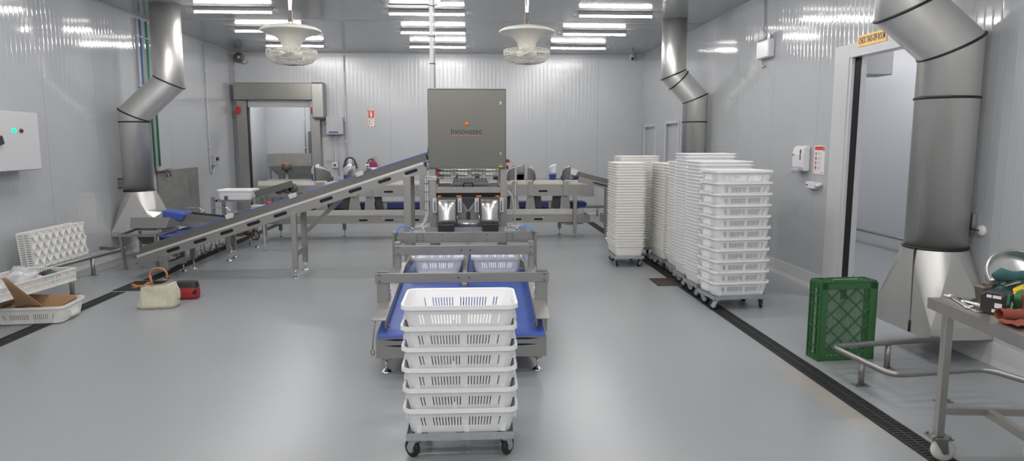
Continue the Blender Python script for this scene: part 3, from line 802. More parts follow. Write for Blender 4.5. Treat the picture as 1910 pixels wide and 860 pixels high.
q.build('pictogram', 'sign_red', t)
q = MB()
for k in range(4):
    z = 1.52 - k * 0.052
    for j in range(3): q.box(XR - 0.0052, XR - 0.004, 7.33 + 0.01 * ((k + j) % 2), 7.405, z + 0.008 - j * 0.011, z + 0.012 - j * 0.011)
q.box(XR - 0.0052, XR - 0.004, 7.275, 7.335, 1.302, 1.312)
q.build('lettering', 'sign_grey', t)
t = thing('wall_socket', 'small white switch box below the hand wash poster', 'switch', (XR, 7.4, 1.15))
MB().box(XR - 0.06, XR - 0.0005, 7.36, 7.54, 1.125, 1.20).build('box', 'white_plastic', t, bevel=0.006)
MB().box(XR - 0.064, XR - 0.06, 7.49, 7.52, 1.155, 1.17).build('button', 'dark_plastic', t)
c = MB(); c.tube([(XR - 0.03, 7.36, 1.165), (XR - 0.03, 7.3, 1.165), (XR - 0.03, 7.27, 1.19)], 0.02, 10); c.build('elbow', 'white_plastic', t)
t = thing('emergency_light', 'white emergency light with twin heads on the upper right wall', 'emergency light', (XR, 8.85, 2.7))
MB().box(XR - 0.09, XR - 0.0005, 8.64, 9.0, 2.72, 2.95).build('case', 'white_plastic', t, bevel=0.012)
for y in (8.78, 8.93):
    MB().lathe([(0, -0.05), (0.06, -0.05), (0.065, -0.03), (0.045, 0.02), (0.02, 0.035), (0, 0.035)], (XR - 0.09, y, 3.0), 18, axis='x').build('lamp_head', 'white_plastic', t)
b = MB(); b.cyl((XR - 0.06, 8.78, 2.94), (XR - 0.06, 8.78, 3.0), 0.015, 8).cyl((XR - 0.06, 8.93, 2.94), (XR - 0.06, 8.93, 3.0), 0.015, 8); b.build('bracket', 'grimy_metal', t)
c = MB(); c.tube([(XR - 0.03, 8.95, 2.72), (XR - 0.03, 8.95, 2.65), (XR - 0.03, 8.92, 2.62), (XR - 0.03, 8.88, 2.64)], 0.014, 8); c.build('cable', 'pipe_grey', t)
conduit('wall_conduit', 'grey conduit from the ceiling down to the emergency light', [(XR - 0.025, 8.96, ZC - 0.07), (XR - 0.025, 8.96, 2.95)], r=0.016)
t = thing('wall_stopper', 'round white wall knob with dark rod beside right duct', 'wall knob', (XR, 4.9, 0.98))
MB().lathe([(0, -0.03), (0.03, -0.028), (0.042, -0.012), (0.042, 0), (0, 0)], (XR - 0.0005, 4.885, 0.98), 20, axis='x').build('knob', 'white_plastic', t)
c = MB(); c.cyl((XR - 0.028, 4.885, 0.98), (XR - 0.05, 5.0, 0.99), 0.006, 8); c.build('rod', 'dark_plastic', t)
# side room things
t = thing('floor_rail', 'steel bump rail along the far wall beyond the doorway', 'rail', (6.35, 9, 0))
q = MB(); q.tube([(6.36, 5.0, 0.22), (6.36, 14.2, 0.22)], 0.024, 8); q.build('rail', 'steel', t)
for y in (6.0, 8.5, 11.1, 13.6): MB().cyl((6.36, y, 0), (6.36, y, 0.2), 0.02, 8).build('post', 'steel', t)
t = thing('door_operator', 'dark motor unit at top of doorway in the next room', 'door motor', (4.3, 7.2, 2.4))
MB().box(4.12, 4.42, 7.0, 7.3, 2.34, 2.62).build('bracket', 'grey_plastic', t, bevel=0.008)
MB().cyl((4.06, 6.98, 2.36), (4.06, 6.98, 2.52), 0.05, 14).build('motor', 'grimy_metal', t)
t = tag(MB().box(4.02, 4.09, 6.9, 6.99, 0.0, 0.24).build('door_stop', 'dark_red', base=(4.05, 6.94, 0), bevel=0.01), 'short dark red post at the foot of the doorway', 'post')

# ================================================================== TRAYS
def tray_mesh(name, m, L=0.60, W=0.43, Hh=0.135, taper=0.027, lugs=True, rad=0.045, slots=True, thick=0.003, short_slots=False, skirt=0.022):
    """stacking tray: slotted tapering walls, rim with skirt, floor with holes"""
    bm = bmesh.new()
    lv = [0.0, 0.038, 0.088, Hh]
    def outline(z):
        q = taper * (1 - z / Hh) + 0.014
        a, b = L / 2 - q, W / 2 - q
        r = rad
        pts = []
        def side(p, q2, n):
            for i in range(n):
                f = (i + ((0.13 if i % 2 else -0.13) if i else 0)) / n
                pts.append((p[0] + (q2[0] - p[0]) * f, p[1] + (q2[1] - p[1]) * f))
        def arc(cx, cy, a0):
            for i in range(5):
                th = a0 + (PI / 2) * i / 5; pts.append((cx + r * math.cos(th), cy + r * math.sin(th)))
        side((-a + r, -b), (a - r, -b), NL); arc(a - r, -b + r, -PI / 2)
        side((a, -b + r), (a, b - r), NS); arc(a - r, b - r, 0)
        side((a - r, b), (-a + r, b), NL); arc(-a + r, b - r, PI / 2)
        side((-a, b - r), (-a, -b + r), NS); arc(-a + r, -b + r, PI)
        return pts
    NL, NS = 59, 39
    # slot pattern for long side columns: alternate bars/slots inside groups
    def is_slot(i, n):
        if not slots or i % 2 == 0 or i < 3 or i > n - 4: return False
        if n == NL: return i not in (9, 33, 51) and i not in (7, 31, 53)
        return short_slots and i not in (9, 19, 29)
    rings = []
    for z in lv:
        rings.append([bm.verts.new((x, y, z)) for x, y in outline(z)])
    N = len(rings[0])
    def colinfo(i):
        segs = [(NL, 'L'), (5, 'c'), (NS, 'S'), (5, 'c')] * 2
        for n, k in segs:
            if i < n: return i, n, k
            i -= n
    for i in range(N):
        j = (i + 1) % N
        ii, n, k = colinfo(i)
        for a in range(3):
            if a == 1 and k in 'LS' and is_slot(ii, n): continue
            f = bm.faces.new((rings[a][i], rings[a][j], rings[a + 1][j], rings[a + 1][i]))
    # rim: outward flange then skirt
    def off(z, o):
        out = []
        for (x, y) in outline(Hh):
            d = Vector((x, y)); cx = max(min(x, L / 2 - 0.014 - rad), -(L / 2 - 0.014 - rad)); cyy = max(min(y, W / 2 - 0.014 - rad), -(W / 2 - 0.014 - rad))
            nv = Vector((x - cx, y - cyy)); nv = nv.normalized() if nv.length > 1e-6 else Vector((0, 0))
            out.append(bm.verts.new((x + nv.x * o, y + nv.y * o, z)))
        return out
    r1 = off(Hh + 0.002, 0.012); r2 = off(Hh + 0.002 - skirt, 0.014)
    for A, B in ((rings[-1], r1), (r1, r2)):
        for i in range(N):
            j = (i + 1) % N; bm.faces.new((A[i], A[j], B[j], B[i]))
    # floor
    cv = bm.verts.new((0, 0, 0.0))
    for i in range(N):
        bm.faces.new((rings[0][(i + 1) % N], rings[0][i], cv))
    bmesh.ops.recalc_face_normals(bm, faces=bm.faces[:])
    me = bpy.data.meshes.new(name + '_surface'); bm.to_mesh(me); bm.free()
    o = bpy.data.objects.new('tmp', me); C.objects.link(o)
    q = o.modifiers.new('s', 'SOLIDIFY'); q.thickness = thick; q.offset = -1
    bpy.context.view_layer.update()
    dm = bpy.data.meshes.new_from_object(o.evaluated_get(bpy.context.evaluated_depsgraph_get()))
    bpy.data.objects.remove(o); bpy.data.meshes.remove(me)
    if lugs:
        b = MB(); b.bm.from_mesh(dm)
        for s in (-1, 1):
            for y0, y1 in ((-0.07, 0.07),):
                x_t = s * (L / 2 - 0.016 - taper * (1 - 0.10 / Hh)); xb = s * (L / 2 - 0.004); xi = s * (L / 2 - 0.016 - taper * (1 - 0.032 / Hh))
                b.prism([(xi, 0.030), (xb, 0.030), (xb, 0.05), (x_t, 0.105)], 'y', y0, y1)
        for s in (-1, 1):      # ribs under the slot-free columns
            for u in (-0.215, 0.03, 0.22):
                yb = s * (W / 2 - 0.014 - taper); yt = s * (W / 2 - 0.014 - taper * 0.62)
                b.prism([(yb * 0.98, 0.0), (yb + s * 0.010, 0.0), (yt + s * 0.001, 0.055), (yt * 0.98, 0.055)], 'x', u - 0.012, u + 0.012)
        bmesh.ops.recalc_face_normals(b.bm, faces=b.bm.faces[:])
        b.bm.to_mesh(dm); b.bm.free()
    for p in dm.polygons: p.use_smooth = False
    dm.name = name; dm.materials.clear(); dm.materials.append(M[m])
    return dm
TR_STACK = tray_mesh('stacking_tray', 'tray_white')
TR_NEST = tray_mesh('nested_tray', 'tray_white', lugs=False, skirt=0.009)
TR_NEST_IV = tray_mesh('nested_tray_ivory', 'tray_ivory', lugs=False, skirt=0.009)
def tray(me, loc, rz, label, grp=None, tilt=(0, 0)):
    o = bpy.data.objects.new('plastic_tray', me); C.objects.link(o)
    o.location = loc; o.rotation_euler = (tilt[0], tilt[1], rz)
    return tag(o, label, 'tray', grp)

# ------------------------------------------------------------------ dollies
def make_dolly(label):
    t = thing('tray_dolly', label, 'dolly', (0, 0, 0), 'dollies under the tray stacks')
    f = MB(); a, b = 0.278, 0.195
    for s in (-1, 1):
        f.box(-a, a, s * b - 0.002, s * b + 0.002, 0.112, 0.15).box(s * a - 0.002, s * a + 0.002, -b, b, 0.112, 0.15)
        f.box(-a, a, min(s * b, s * (b - 0.035)), max(s * b, s * (b - 0.035)), 0.110, 0.114)
        f.box(min(s * a, s * (a - 0.035)), max(s * a, s * (a - 0.035)), -b, b, 0.110, 0.114)
    f.box(-0.02, 0.02, -b, b, 0.110, 0.116)
    f.build('deck', 'galvanised', t)
    for sx in (-1, 1):
        for sy in (-1, 1):
            x, y = 0.0, 0.0
            c = MB(); c.box(-0.035, 0.035, -0.03, 0.03, 0.1035, 0.1095).cyl((0, 0, 0.09), (0, 0, 0.104), 0.02, 12)
            for q in (-1, 1): c.prism([(-0.02, 0.095), (0.03, 0.095), (0.040, 0.042), (0.012, 0.038)], 'x', q * 0.021 - 0.002, q * 0.021 + 0.002)
            co_ = c.build('caster', 'galvanised', t)
            wv = MB(); wv.lathe([(0.0, -0.015), (0.035, -0.016), (0.046, -0.012), (0.049, 0), (0.046, 0.012), (0.035, 0.016), (0.0, 0.015)], (0, 0.026, 0.0495), 24, axis='x')
            wv.build('wheel', 'black_rubber', co_)
            h = MB(); h.cyl((-0.0185, 0.026, 0.0495), (0.0185, 0.026, 0.0495), 0.024, 14); h.build('hub', 'galvanised', co_)
            co_.location = (sx * 0.235, sy * 0.155, 0)
    return t
dolly0 = make_dolly('')
first = [True]
def dolly(x, y, rz, label):
    o = dolly0 if first[0] else copy_tree(dolly0)
    first[0] = False
    o.location = (x, y, 0); o.rotation_euler = (0, 0, rz); o['label'] = label
    for k, ch in enumerate(q for q in o.children if q.name.startswith('caster')):
        ch.rotation_euler = (0, 0, (0.75, -2.2, -0.75, 2.5)[k % 4] + random.uniform(-0.3, 0.3))
DZ0 = 0.1505
def stack(x, y, rz, n, step, me, desc, grp, jitter=0.003, alt=False):
    for i in range(n):
        r = rz + (PI if alt and i % 2 else 0) + random.uniform(-0.006, 0.006)
        k = n - 1 - i
        name = 'bottom' if i == 0 else ORD[k]
        lbl = ('white tray at the bottom of %s' % desc) if i == 0 else ('white tray, %s from top of %s' % (name, desc) if k else 'topmost white tray of %s' % desc)
        tray(me, (x + random.uniform(-jitter, jitter), y + random.uniform(-jitter, jitter), DZ0 + i * step), r, lbl, grp)
dolly(-0.057, 3.575, -0.009, 'galvanised tray dolly on black casters under the front stack')
stack(-0.057, 3.575, -0.009, 6, 0.1085, TR_STACK, 'front stack before the blue belts', 'trays in the front stack', alt=True)
dolly(2.635, 6.60, 0.105, 'galvanised dolly under the slotted stack of eleven trays, right')
stack(2.635, 6.60, 0.105, 11, 0.1085, TR_STACK, 'right stack of eleven spaced trays', 'trays in the right slotted stack', alt=True)
SK = [(2.655, 7.13, 0.05, 33, TR_NEST, 'tall stack just behind the eleven spaced trays', 'nested trays second from front'),
      (2.68, 7.63, 0.02, 35, TR_NEST, 'tallest stack, third back in right row', 'nested trays third from front'),
      (2.74, 8.15, 0.0, 32, TR_NEST_IV, 'stack fourth back in right row', 'nested trays fourth from front'),
      (2.65, 8.78, PI / 2 + 0.02, 31, TR_NEST_IV, 'stack fifth back in right row', 'nested trays fifth from front'),
      (2.105, 9.04, PI / 2 - 0.02, 31, TR_NEST_IV, 'tall stack standing left of the row', 'nested trays in the separate stack'),
      (2.40, 9.70, 0.0, 33, TR_NEST_IV, 'stack hidden behind the separate left stack', 'nested trays in the rear stack')]
for x, y, rz, n, me, desc, grp in SK:
    dolly(x, y, rz, 'galvanised dolly under the ' + desc)
    stack(x, y, rz, n, 0.0362, me, desc, grp, 0.002)

# ================================================================== FOOT helper
def foot_leg(name, parent, x, y, ztop, wd=0.05, dp=0.03, zbot=0.12, m='satin_steel'):
    lg = MB().box(x - wd / 2, x + wd / 2, y - dp / 2, y + dp / 2, zbot, ztop).build(name, m, parent, bevel=0.003)
    f = MB(); f.cyl((x, y, 0.02), (x, y, zbot + 0.002), 0.009, 10); f.build('spindle', 'chrome', lg)
    MB().lathe([(0, 0), (0.042, 0), (0.042, 0.006), (0.03, 0.016), (0.014, 0.024), (0, 0.026)], (x, y, 0), 20).build('foot_pad', 'chrome', lg)
    return lg

# ================================================================== BIG INCLINED CONVEYOR
t = thing('inclined_conveyor', 'long inclined steel conveyor climbing from left to the central machine', 'conveyor', (-2.15, 8.6, 0))
A0 = Vector((-3.98, 0, 0.165)); A1 = Vector((-0.52, 0, 1.285))     # underside line
ux = (A1 - A0).normalized(); L = (A1 - A0).length; vz = Vector((0, 0, 1)); nz = Vector((-ux.z, 0, ux.x))
yf, yr = 8.34, 8.82
slots = [((x + 3.98) / ux.x, 0.058, 0.17, 0.040) for x in (-3.55, -3.23, -2.91, -2.589, -2.268, -1.714, -1.365, -1.01, -0.69)]
def P(u, v, y): return Vector((A0.x, y, A0.z)) + ux * u + nz * v
for y, nn in ((yf, -1), (yr, 1)):
    p = MB(); p.slotted(P(0, 0, y), ux, nz, (0, nn, 0), L, 0.10, slots, 0.004)
    p.build('side_plate', 'satin_steel', t)
    p = MB(); p.prism([(0, 0.1), (1, 0.1), (1, 0.1)], 'y', 0, 0) if False else None
    g = MB()    # light strip then sloping dark guard
    o = nn * 0.012
    g.hexa([P(0.02, 0.10, y + o), P(L, 0.10, y + o), P(L, 0.10, y), P(0.02, 0.10, y), P(0.02, 0.128, y + o), P(L, 0.128, y + o), P(L, 0.128, y), P(0.02, 0.128, y)])
    g.build('guard_strip', 'scoop_bright', t)
    g = MB(); o = -nn * 0.05
    g.hexa([P(0.06, 0.128, y), P(L + 0.05, 0.128, y), P(L + 0.05, 0.128, y - nn * 0.004), P(0.06, 0.128, y - nn * 0.004), P(0.06, 0.212, y + o), P(L + 0.05, 0.212, y + o), P(L + 0.05, 0.212, y + o - nn * 0.004), P(0.06, 0.212, y + o - nn * 0.004)])
    g.build('side_guard', 'guard_grey', t)
g = MB(); g.hexa([P(0.0, 0.01, yf + 0.02), P(L, 0.01, yf + 0.02), P(L, 0.01, yr - 0.02), P(0.0, 0.01, yr - 0.02), P(0, 0.09, yf + 0.02), P(L, 0.09, yf + 0.02), P(L, 0.09, yr - 0.02), P(0, 0.09, yr - 0.02)])
g.build('slot_shade_liner', 'black_rubber', t)  # black liner added so the side slots look shaded inside
g = MB(); g.hexa([P(-0.03, 0.10, yf + 0.01), P(L + 0.06, 0.10, yf + 0.01), P(L + 0.06, 0.10, yr - 0.01), P(-0.03, 0.10, yr - 0.01), P(-0.03, 0.115, yf + 0.01), P(L + 0.06, 0.115, yf + 0.01), P(L + 0.06, 0.115, yr - 0.01), P(-0.03, 0.115, yr - 0.01)])
# raised blue belt edges showing above the guards
g.hexa([P(0.3, 0.2, yr - 0.09), P(L + 0.06, 0.2, yr - 0.09), P(L + 0.06, 0.2, yr - 0.08), P(0.3, 0.2, yr - 0.08), P(0.3, 0.226, yr - 0.07), P(L + 0.06, 0.226, yr - 0.07), P(L + 0.06, 0.226, yr - 0.06), P(0.3, 0.226, yr - 0.06)])
g.build('belt', 'blue_belt', t)
e = MB(); e.slotted(P(-0.10, -0.012, yf - 0.005), ux, nz, (0, -1, 0), 0.36, 0.115, [(0.12, 0.05, 0.12, 0.012)], 0.004)
e.build('tension_plate', 'satin_steel', t)
e = MB(); e.cyl(P(-0.03, 0.06, yf), P(-0.03, 0.06, yr), 0.045, 16); e.build('end_roller', 'guard_grey', t)
for y in (yf, yr):       # sensor brackets and bolts
    pass
for u in (1.2, 2.0, 2.85):
    s = MB(); q = P(u, 0.215, yf + 0.06)
    s.obox(q + Vector((0, 0, 0.012)), (0.09, 0.05, 0.055), Matrix.Rotation(-math.atan2(ux.z, ux.x), 3, 'Y'))
    s.build('sensor_box', 'white_paint', t, bevel=0.004)
    s = MB(); s.obox(q + Vector((0.085, 0.02, 0.03)), (0.05, 0.04, 0.05), Matrix.Rotation(-math.atan2(ux.z, ux.x), 3, 'Y')); s.build('sensor_bracket', 'grimy_metal', t, bevel=0.004)
def ztop(x): return A0.z + (x - A0.x) * ux.z / ux.x
for x, y in ((-2.125, yf - 0.02), (-2.125, yr), (-3.66, yf - 0.02), (-3.66, yr)):
    foot_leg('leg', t, x, y, ztop(x) + 0.03, wd=0.066, dp=0.045, zbot=0.11)
for x in (-2.125, -3.66):
    b = MB(); z = 0.33 if x > -3 else 0.2
    b.box(x - 0.025, x + 0.025, yf, yr - 0.02, z - 0.07, z); b.build('cross_brace', 'satin_steel', t)
b = MB(); b.bar((-2.07, yr - 0.06, 0.52), (-1.62, yr - 0.06, ztop(-1.62) + 0.01), 0.05, 0.05); b.build('diagonal_brace', 'satin_steel', t)
for y in (yf - 0.02, yr):
    foot_leg('leg', t, -0.755, y, ztop(-0.755) + 0.03, wd=0.09, dp=0.06, zbot=0.1)
b = MB(); b.box(-0.605, -0.512, 8.285, 8.295, 0.815, 1.345); b.build('end_bracket', 'satin_steel', t)
bo = MB()
for u in (0.65, 1.5, 2.3, 3.1):
    for v in (0.03, 0.08): bo.cyl(P(u, v, yf - 0.004), P(u, v, yf - 0.010), 0.007, 8)
for z in (0.84, 1.30):
    for x in (-0.585, -0.535): bo.cyl((x, 8.286, z), (x, 8.278, z), 0.009, 8)
bo.build('bolt', 'chrome', t)

# ================================================================== TWO LEVEL CROSS CONVEYOR
def straight_conveyor(name, label, x0, x1, y0, y1, z0, h, gh, legs, slotx, guard_m='satin_steel', belt_m='blue_belt', endplate=True):
    t = thing(name, label, 'conveyor', ((x0 + x1) / 2, (y0 + y1) / 2, 0))
    for y, nn in ((y0, -1), (y1, 1)):
        p = MB(); p.slotted((x0, y, z0), (1, 0, 0), (0, 0, 1), (0, nn, 0), x1 - x0, h, [(x - x0, h * 0.45, 0.155, 0.034) for x in slotx], 0.004)
        p.build('side_plate', 'satin_steel', t)
        g = MB(); g.prism([(y + nn * 0.012, z0 + h), (y + nn * 0.012, z0 + h + 0.022), (y, z0 + h + 0.022), (y - nn * 0.012, z0 + h + gh), (y - nn * 0.016, z0 + h + gh), (y - nn * 0.016, z0 + h)], 'x', x0 + 0.02, x1 - 0.10)
        g.build('side_guard', guard_m, t)
    MB().box(x0 + 0.03, x1 - 0.03, y0 + 0.03, y1 - 0.03, z0 + 0.012, z0 + h - 0.01).build('slot_shade_liner', 'black_rubber', t)  # dark filler behind the slots, its black stands in for inner shade
    b = MB(); b.box(x0 + 0.02, x1 - 0.02, y0 + 0.02, y1 - 0.02, z0 + h - 0.005, z0 + h + 0.01)
    b.build('belt', belt_m, t)
    if endplate:
        e = MB(); e.slotted((x1 - 0.23, y0 - 0.006, z0 - 0.012), (1, 0, 0), (0, 0, 1), (0, -1, 0), 0.24, h + 0.018, [(0.12, h * 0.5, 0.10, 0.014)], 0.004); e.build('tension_plate', 'satin_steel', t, bevel=0.0)
    for x, y, zt in legs:
        foot_leg('leg', t, x, y, zt, wd=0.06, dp=0.05, zbot=0.11)
    bo = MB()
    x = x0 + 0.2
    while x < x1 - 0.3:
        bo.cyl((x, y0 - 0.004, z0 + h * 0.75), (x, y0 - 0.010, z0 + h * 0.75), 0.008, 8); x += 0.45
    bo.build('bolt', 'chrome', t)
    return t
YA, YZ = 11.45, 12.0
up = straight_conveyor('upper_conveyor', 'upper steel cross conveyor with cream guards spanning behind the machine', -3.5, 2.10, YA, YZ, 0.735, 0.185, 0.085, [], [-1.35, -0.55, 1.24], guard_m='guard_cream')
lo = straight_conveyor('lower_conveyor', 'lower steel cross conveyor running beneath the cream guarded one', -3.45, 2.04, YA, YZ, 0.288, 0.118, 0.11,
                       [(1.78, YA - 0.035, 0.75), (-3.4, YA - 0.035, 0.3), (1.60, YZ + 0.03, 0.3), (-3.3, YZ + 0.03, 0.3), (0.52, YA - 0.035, 0.75), (-0.95, YA - 0.035, 0.3), (-2.2, YZ + 0.03, 0.3)], [-1.78, -1.35, -0.92, -0.5, 0.80, 1.16])
b = MB(); q = 0.57
b.prism([(-3.2, q - 0.045), (1.98, q - 0.045), (2.015, q - 0.02), (2.02, q + 0.02), (1.99, q + 0.045), (-3.2, q + 0.045)], 'y', 11.62, 11.93)
b.build('raised_belt', 'blue_dark', lo)
for x in (-1.45, 1.15, 1.4): MB().box(x - 0.05, x + 0.05, 11.605, 11.62, 0.5, 0.62).build('bracket', 'satin_steel', lo)
for x in (-1.0, 1.2):
    pass
e = MB(); e.prism([(1.55, 0.27), (1.95, 0.27), (1.95, 0.245), (1.7, 0.22), (1.6, 0.24)], 'y', 11.55, 11.75); e.build('drip_tray', 'satin_steel', lo)

def dplate(x0, x1, z0, z1, rnd, y, t=0.006):
    """vertical plate, straight on one side, quarter rounded on the top corner of side rnd (-1/1)"""
    w = x1 - x0; pts = []
    n = 8
    h = z1 - z0
    for k in range(n + 1):
        a = PI / 2 * k / n
        pts.append((w * (1 - math.cos(a)) * 0.98 , z0 + h * 0.42 + h * 0.58 * math.sin(a)))
    pts.append((w, z1)); pts.append((w, z0)); pts.append((w * 0.35, z0))
    pts = [(x0 + u, z) for u, z in pts] if rnd < 0 else [(x1 - u, z) for u, z in pts]
    return pts
def scoop_sheet(x0, x1, z0, z1, rnd, y, depth):
    """sheet of D outline, hollowed about a vertical axis"""
    w = x1 - x0; h = z1 - z0; rows = []
    for k in range(13):
        u = k / 12
        zt_ = z0 + h * 0.40 + h * 0.60 * math.sqrt(max(0, 1 - (1 - u) ** 2)); zb_ = z0 + h * 0.18 * max(0, 1 - u / 0.35)
        x = x0 + w * u if rnd < 0 else x1 - w * u
        yy = y + depth * (1 - (1 - u) ** 2) ** 0.5 - depth
        rows.append([(x, yy + 0.0 * v, zb_ + (zt_ - zb_) * v / 6) for v in range(7)])
    return MB().sheet(rows)
def chute(x0, x1, rnd, post, label, rear, zt=1.26, zb=0.965, bright_rear=True):
    t = thing('diverter_chute', label, 'chute', ((x0 + x1) / 2, 11.6, 0.735), 'diverter chutes on the cross conveyors')
    zc = zb + (zt - zb) * 0.42
    pts = dplate(x0, x1, zb, zt, rnd, 11.5)
    scoop_sheet(x0, x1, zb, zt, rnd, 11.48, 0.07).build('scoop', 'scoop_steel', t).modifiers.new('s', 'SOLIDIFY').thickness = 0.003
    xs = x1 if rnd < 0 else x0
    MB().box(xs - 0.004, xs + 0.004, 11.40, 11.487, zb, zt - 0.003).build('flange', 'bright_steel', t)
    # curved trough joining front and rear scoops
    rows = []
    for yv in (11.486, 11.7, 11.9):
        r = []
        for k in range(9):
            a = PI / 2 * k / 8; w = x1 - x0
            u = w * (1 - math.cos(a)) * 0.98; z = zb + (zt - zb) * 0.42 + (zt - zb) * 0.58 * math.sin(a)
            r.append((x0 + u if rnd < 0 else x1 - u, yv, z - 0.006))
        rows.append(r)
    ra, rb = rear
    scoop_sheet(ra, rb, zc - 0.01, zt + 0.005, -1, 11.90, -0.05).build('rear_scoop', 'scoop_bright' if bright_rear else 'satin_steel', t).modifiers.new('s', 'SOLIDIFY').thickness = 0.003
    bf = MB()
    bf.prism([(ra, zc - 0.012), (rb, zc - 0.012), (rb - 0.02, zb - 0.03), (ra + 0.05, zb - 0.05), (ra + 0.01, zc - 0.06)], 'y', 11.90, 11.905)
    bf.build('blue_flap', 'blue_dark', t); bf = MB()
    side = x0 if rnd < 0 else x1
    bf.prism([(side + rnd * 0.01, zc - 0.01), (side - rnd * 0.06, zc - 0.08), (side - rnd * 0.06, zb - 0.05), (side - rnd * 0.03, zb - 0.04), (side + rnd * 0.005, zc - 0.06)], 'y', 11.50, 11.506)
    bf.build('blue_flap', 'blue_dark', t)
    pa, pb_ = post
    MB().box(pa, pb_, 11.425, 11.433, 0.74, zb + 0.02).build('post', 'satin_steel', t)
    k = 0.03
    MB().prism([(pa - k * 0.3, 0.735), (pb_ + k * 0.3, 0.735), (pb_ + k * 1.4, 0.49), (pa - k * 1.6, 0.49)], 'y', 11.50, 11.508).build('lower_panel', 'satin_steel', t)
    s = 1 if rnd > 0 else -1
    df = MB(); df.prism([(pb_ + 0.01, 0.732), (pb_ + 0.14, 0.732), (pb_ + 0.16, 0.53), (pb_ + 0.05, 0.50)] if rnd > 0 else [(pa - 0.16, 0.732), (pa - 0.01, 0.732), (pa - 0.05, 0.50), (pa - 0.18, 0.53)], 'y', 11.56, 11.57)
    df.build('rubber_flap', 'dark_grey_plastic', t)
    return t
chute(-2.56, -2.27, 1, (-2.53, -2.40), 'steel diverter chute in front of the roll door opening', (-2.72, -2.57))
chute(-2.02, -1.89, -1, (-1.98, -1.86), 'steel diverter chute below the black ear muffs', (-2.17, -2.02))
chute(-1.71, -1.58, 1, (-1.72, -1.62), 'steel diverter chute below the fire extinguisher', (-1.85, -1.72))
chute(0.63, 0.785, -1, (0.712, 0.803), 'steel diverter chute closest to the red stop button', (0.80, 0.955), bright_rear=False)
chute(0.96, 1.107, 1, (0.984, 1.075), 'steel diverter chute second from the control enclosure on right', (0.81, 0.96), bright_rear=False)
chute(1.55, 1.70, -1, (1.576, 1.676), 'steel diverter chute nearest the right end of cross conveyor', (1.382, 1.52))
q = MB(); q.box(-2.35, -1.7, 11.95, 11.96, 0.5, 0.73)

# ================================================================== FAR RIGHT INCLINED CONVEYOR
t = thing('inclined_conveyor', 'short inclined conveyor with grey guard behind the separate tray stack', 'conveyor', (2.5, 11.7, 0))
B0 = Vector((1.80, 0, 1.075)); B1 = Vector((3.65, 0, 0.60)); ub = (B1 - B0).normalized(); nb = Vector((-ub.z, 0, ub.x)); Lb = (B1 - B0).length
def PB(u, v, y): return Vector((B0.x, y, B0.z)) + ub * u + nb * v
for y, nn in ((11.45, -1), (11.95, 1)):
    p = MB(); p.slotted(PB(0.05, -0.09, y), ub, nb, (0, nn, 0), Lb - 0.05, 0.09, [(0.45, 0.05, 0.42, 0.03), (1.1, 0.05, 0.42, 0.03)], 0.004); p.build('side_plate', 'satin_steel', t)
    g = MB(); g.hexa([PB(0, 0, y), PB(Lb, 0, y), PB(Lb, 0, y - nn * 0.004), PB(0, 0, y - nn * 0.004), PB(0, 0.075, y - nn * 0.04), PB(Lb, 0.075, y - nn * 0.04), PB(Lb, 0.075, y - nn * 0.044), PB(0, 0.075, y - nn * 0.044)])
    g.build('side_guard', 'guard_grey', t)
g = MB(); g.hexa([PB(-0.03, -0.05, 11.46), PB(Lb, -0.05, 11.46), PB(Lb, -0.05, 11.94), PB(-0.03, -0.05, 11.94), PB(-0.03, 0.005, 11.46), PB(Lb, 0.005, 11.46), PB(Lb, 0.005, 11.94), PB(-0.03, 0.005, 11.94)]); g.build('belt', 'blue_dark', t)
g = MB(); g.hexa([PB(-0.06, 0.0, 11.45), PB(-0.01, 0.0, 11.45), PB(-0.01, 0.0, 11.95), PB(-0.06, 0.0, 11.95), PB(-0.03, 0.10, 11.48), PB(0.02, 0.10, 11.48), PB(0.02, 0.10, 11.92), PB(-0.03, 0.10, 11.92)]); g.build('end_cap', 'white_paint', t)
for x, y in ((2.335, 11.42), (2.42, 11.92), (3.4, 11.42), (3.4, 11.92)):
    foot_leg('leg', t, x, y, B0.z + (x - B0.x) * ub.z / ub.x - 0.06, wd=0.075, dp=0.05, zbot=0.10)
b = MB(); b.box(2.30, 2.37, 11.45, 11.9, 0.25, 0.40); b.build('cross_brace', 'satin_steel', t)
b = MB(); b.bar((1.83, 11.6, 1.01), (2.1, 11.6, 0.93), 0.05, 0.03).cyl((2.03, 11.45, 0.97), (2.03, 11.75, 0.97), 0.03, 12); b.build('motor', 'grimy_metal', t)
t = thing('floor_rail', 'low steel bump rail along the back wall at right', 'rail', (2.9, 15.0, 0))
q = MB(); q.tube([(1.2, 15.05, 0.2), (3.6, 15.05, 0.2)], 0.03, 8); q.build('rail', 'steel', t)
for x in (1.5, 2.85, 3.5):
    MB().cyl((x, 15.05, 0), (x, 15.05, 0.18), 0.022, 8).build('post', 'steel', t)

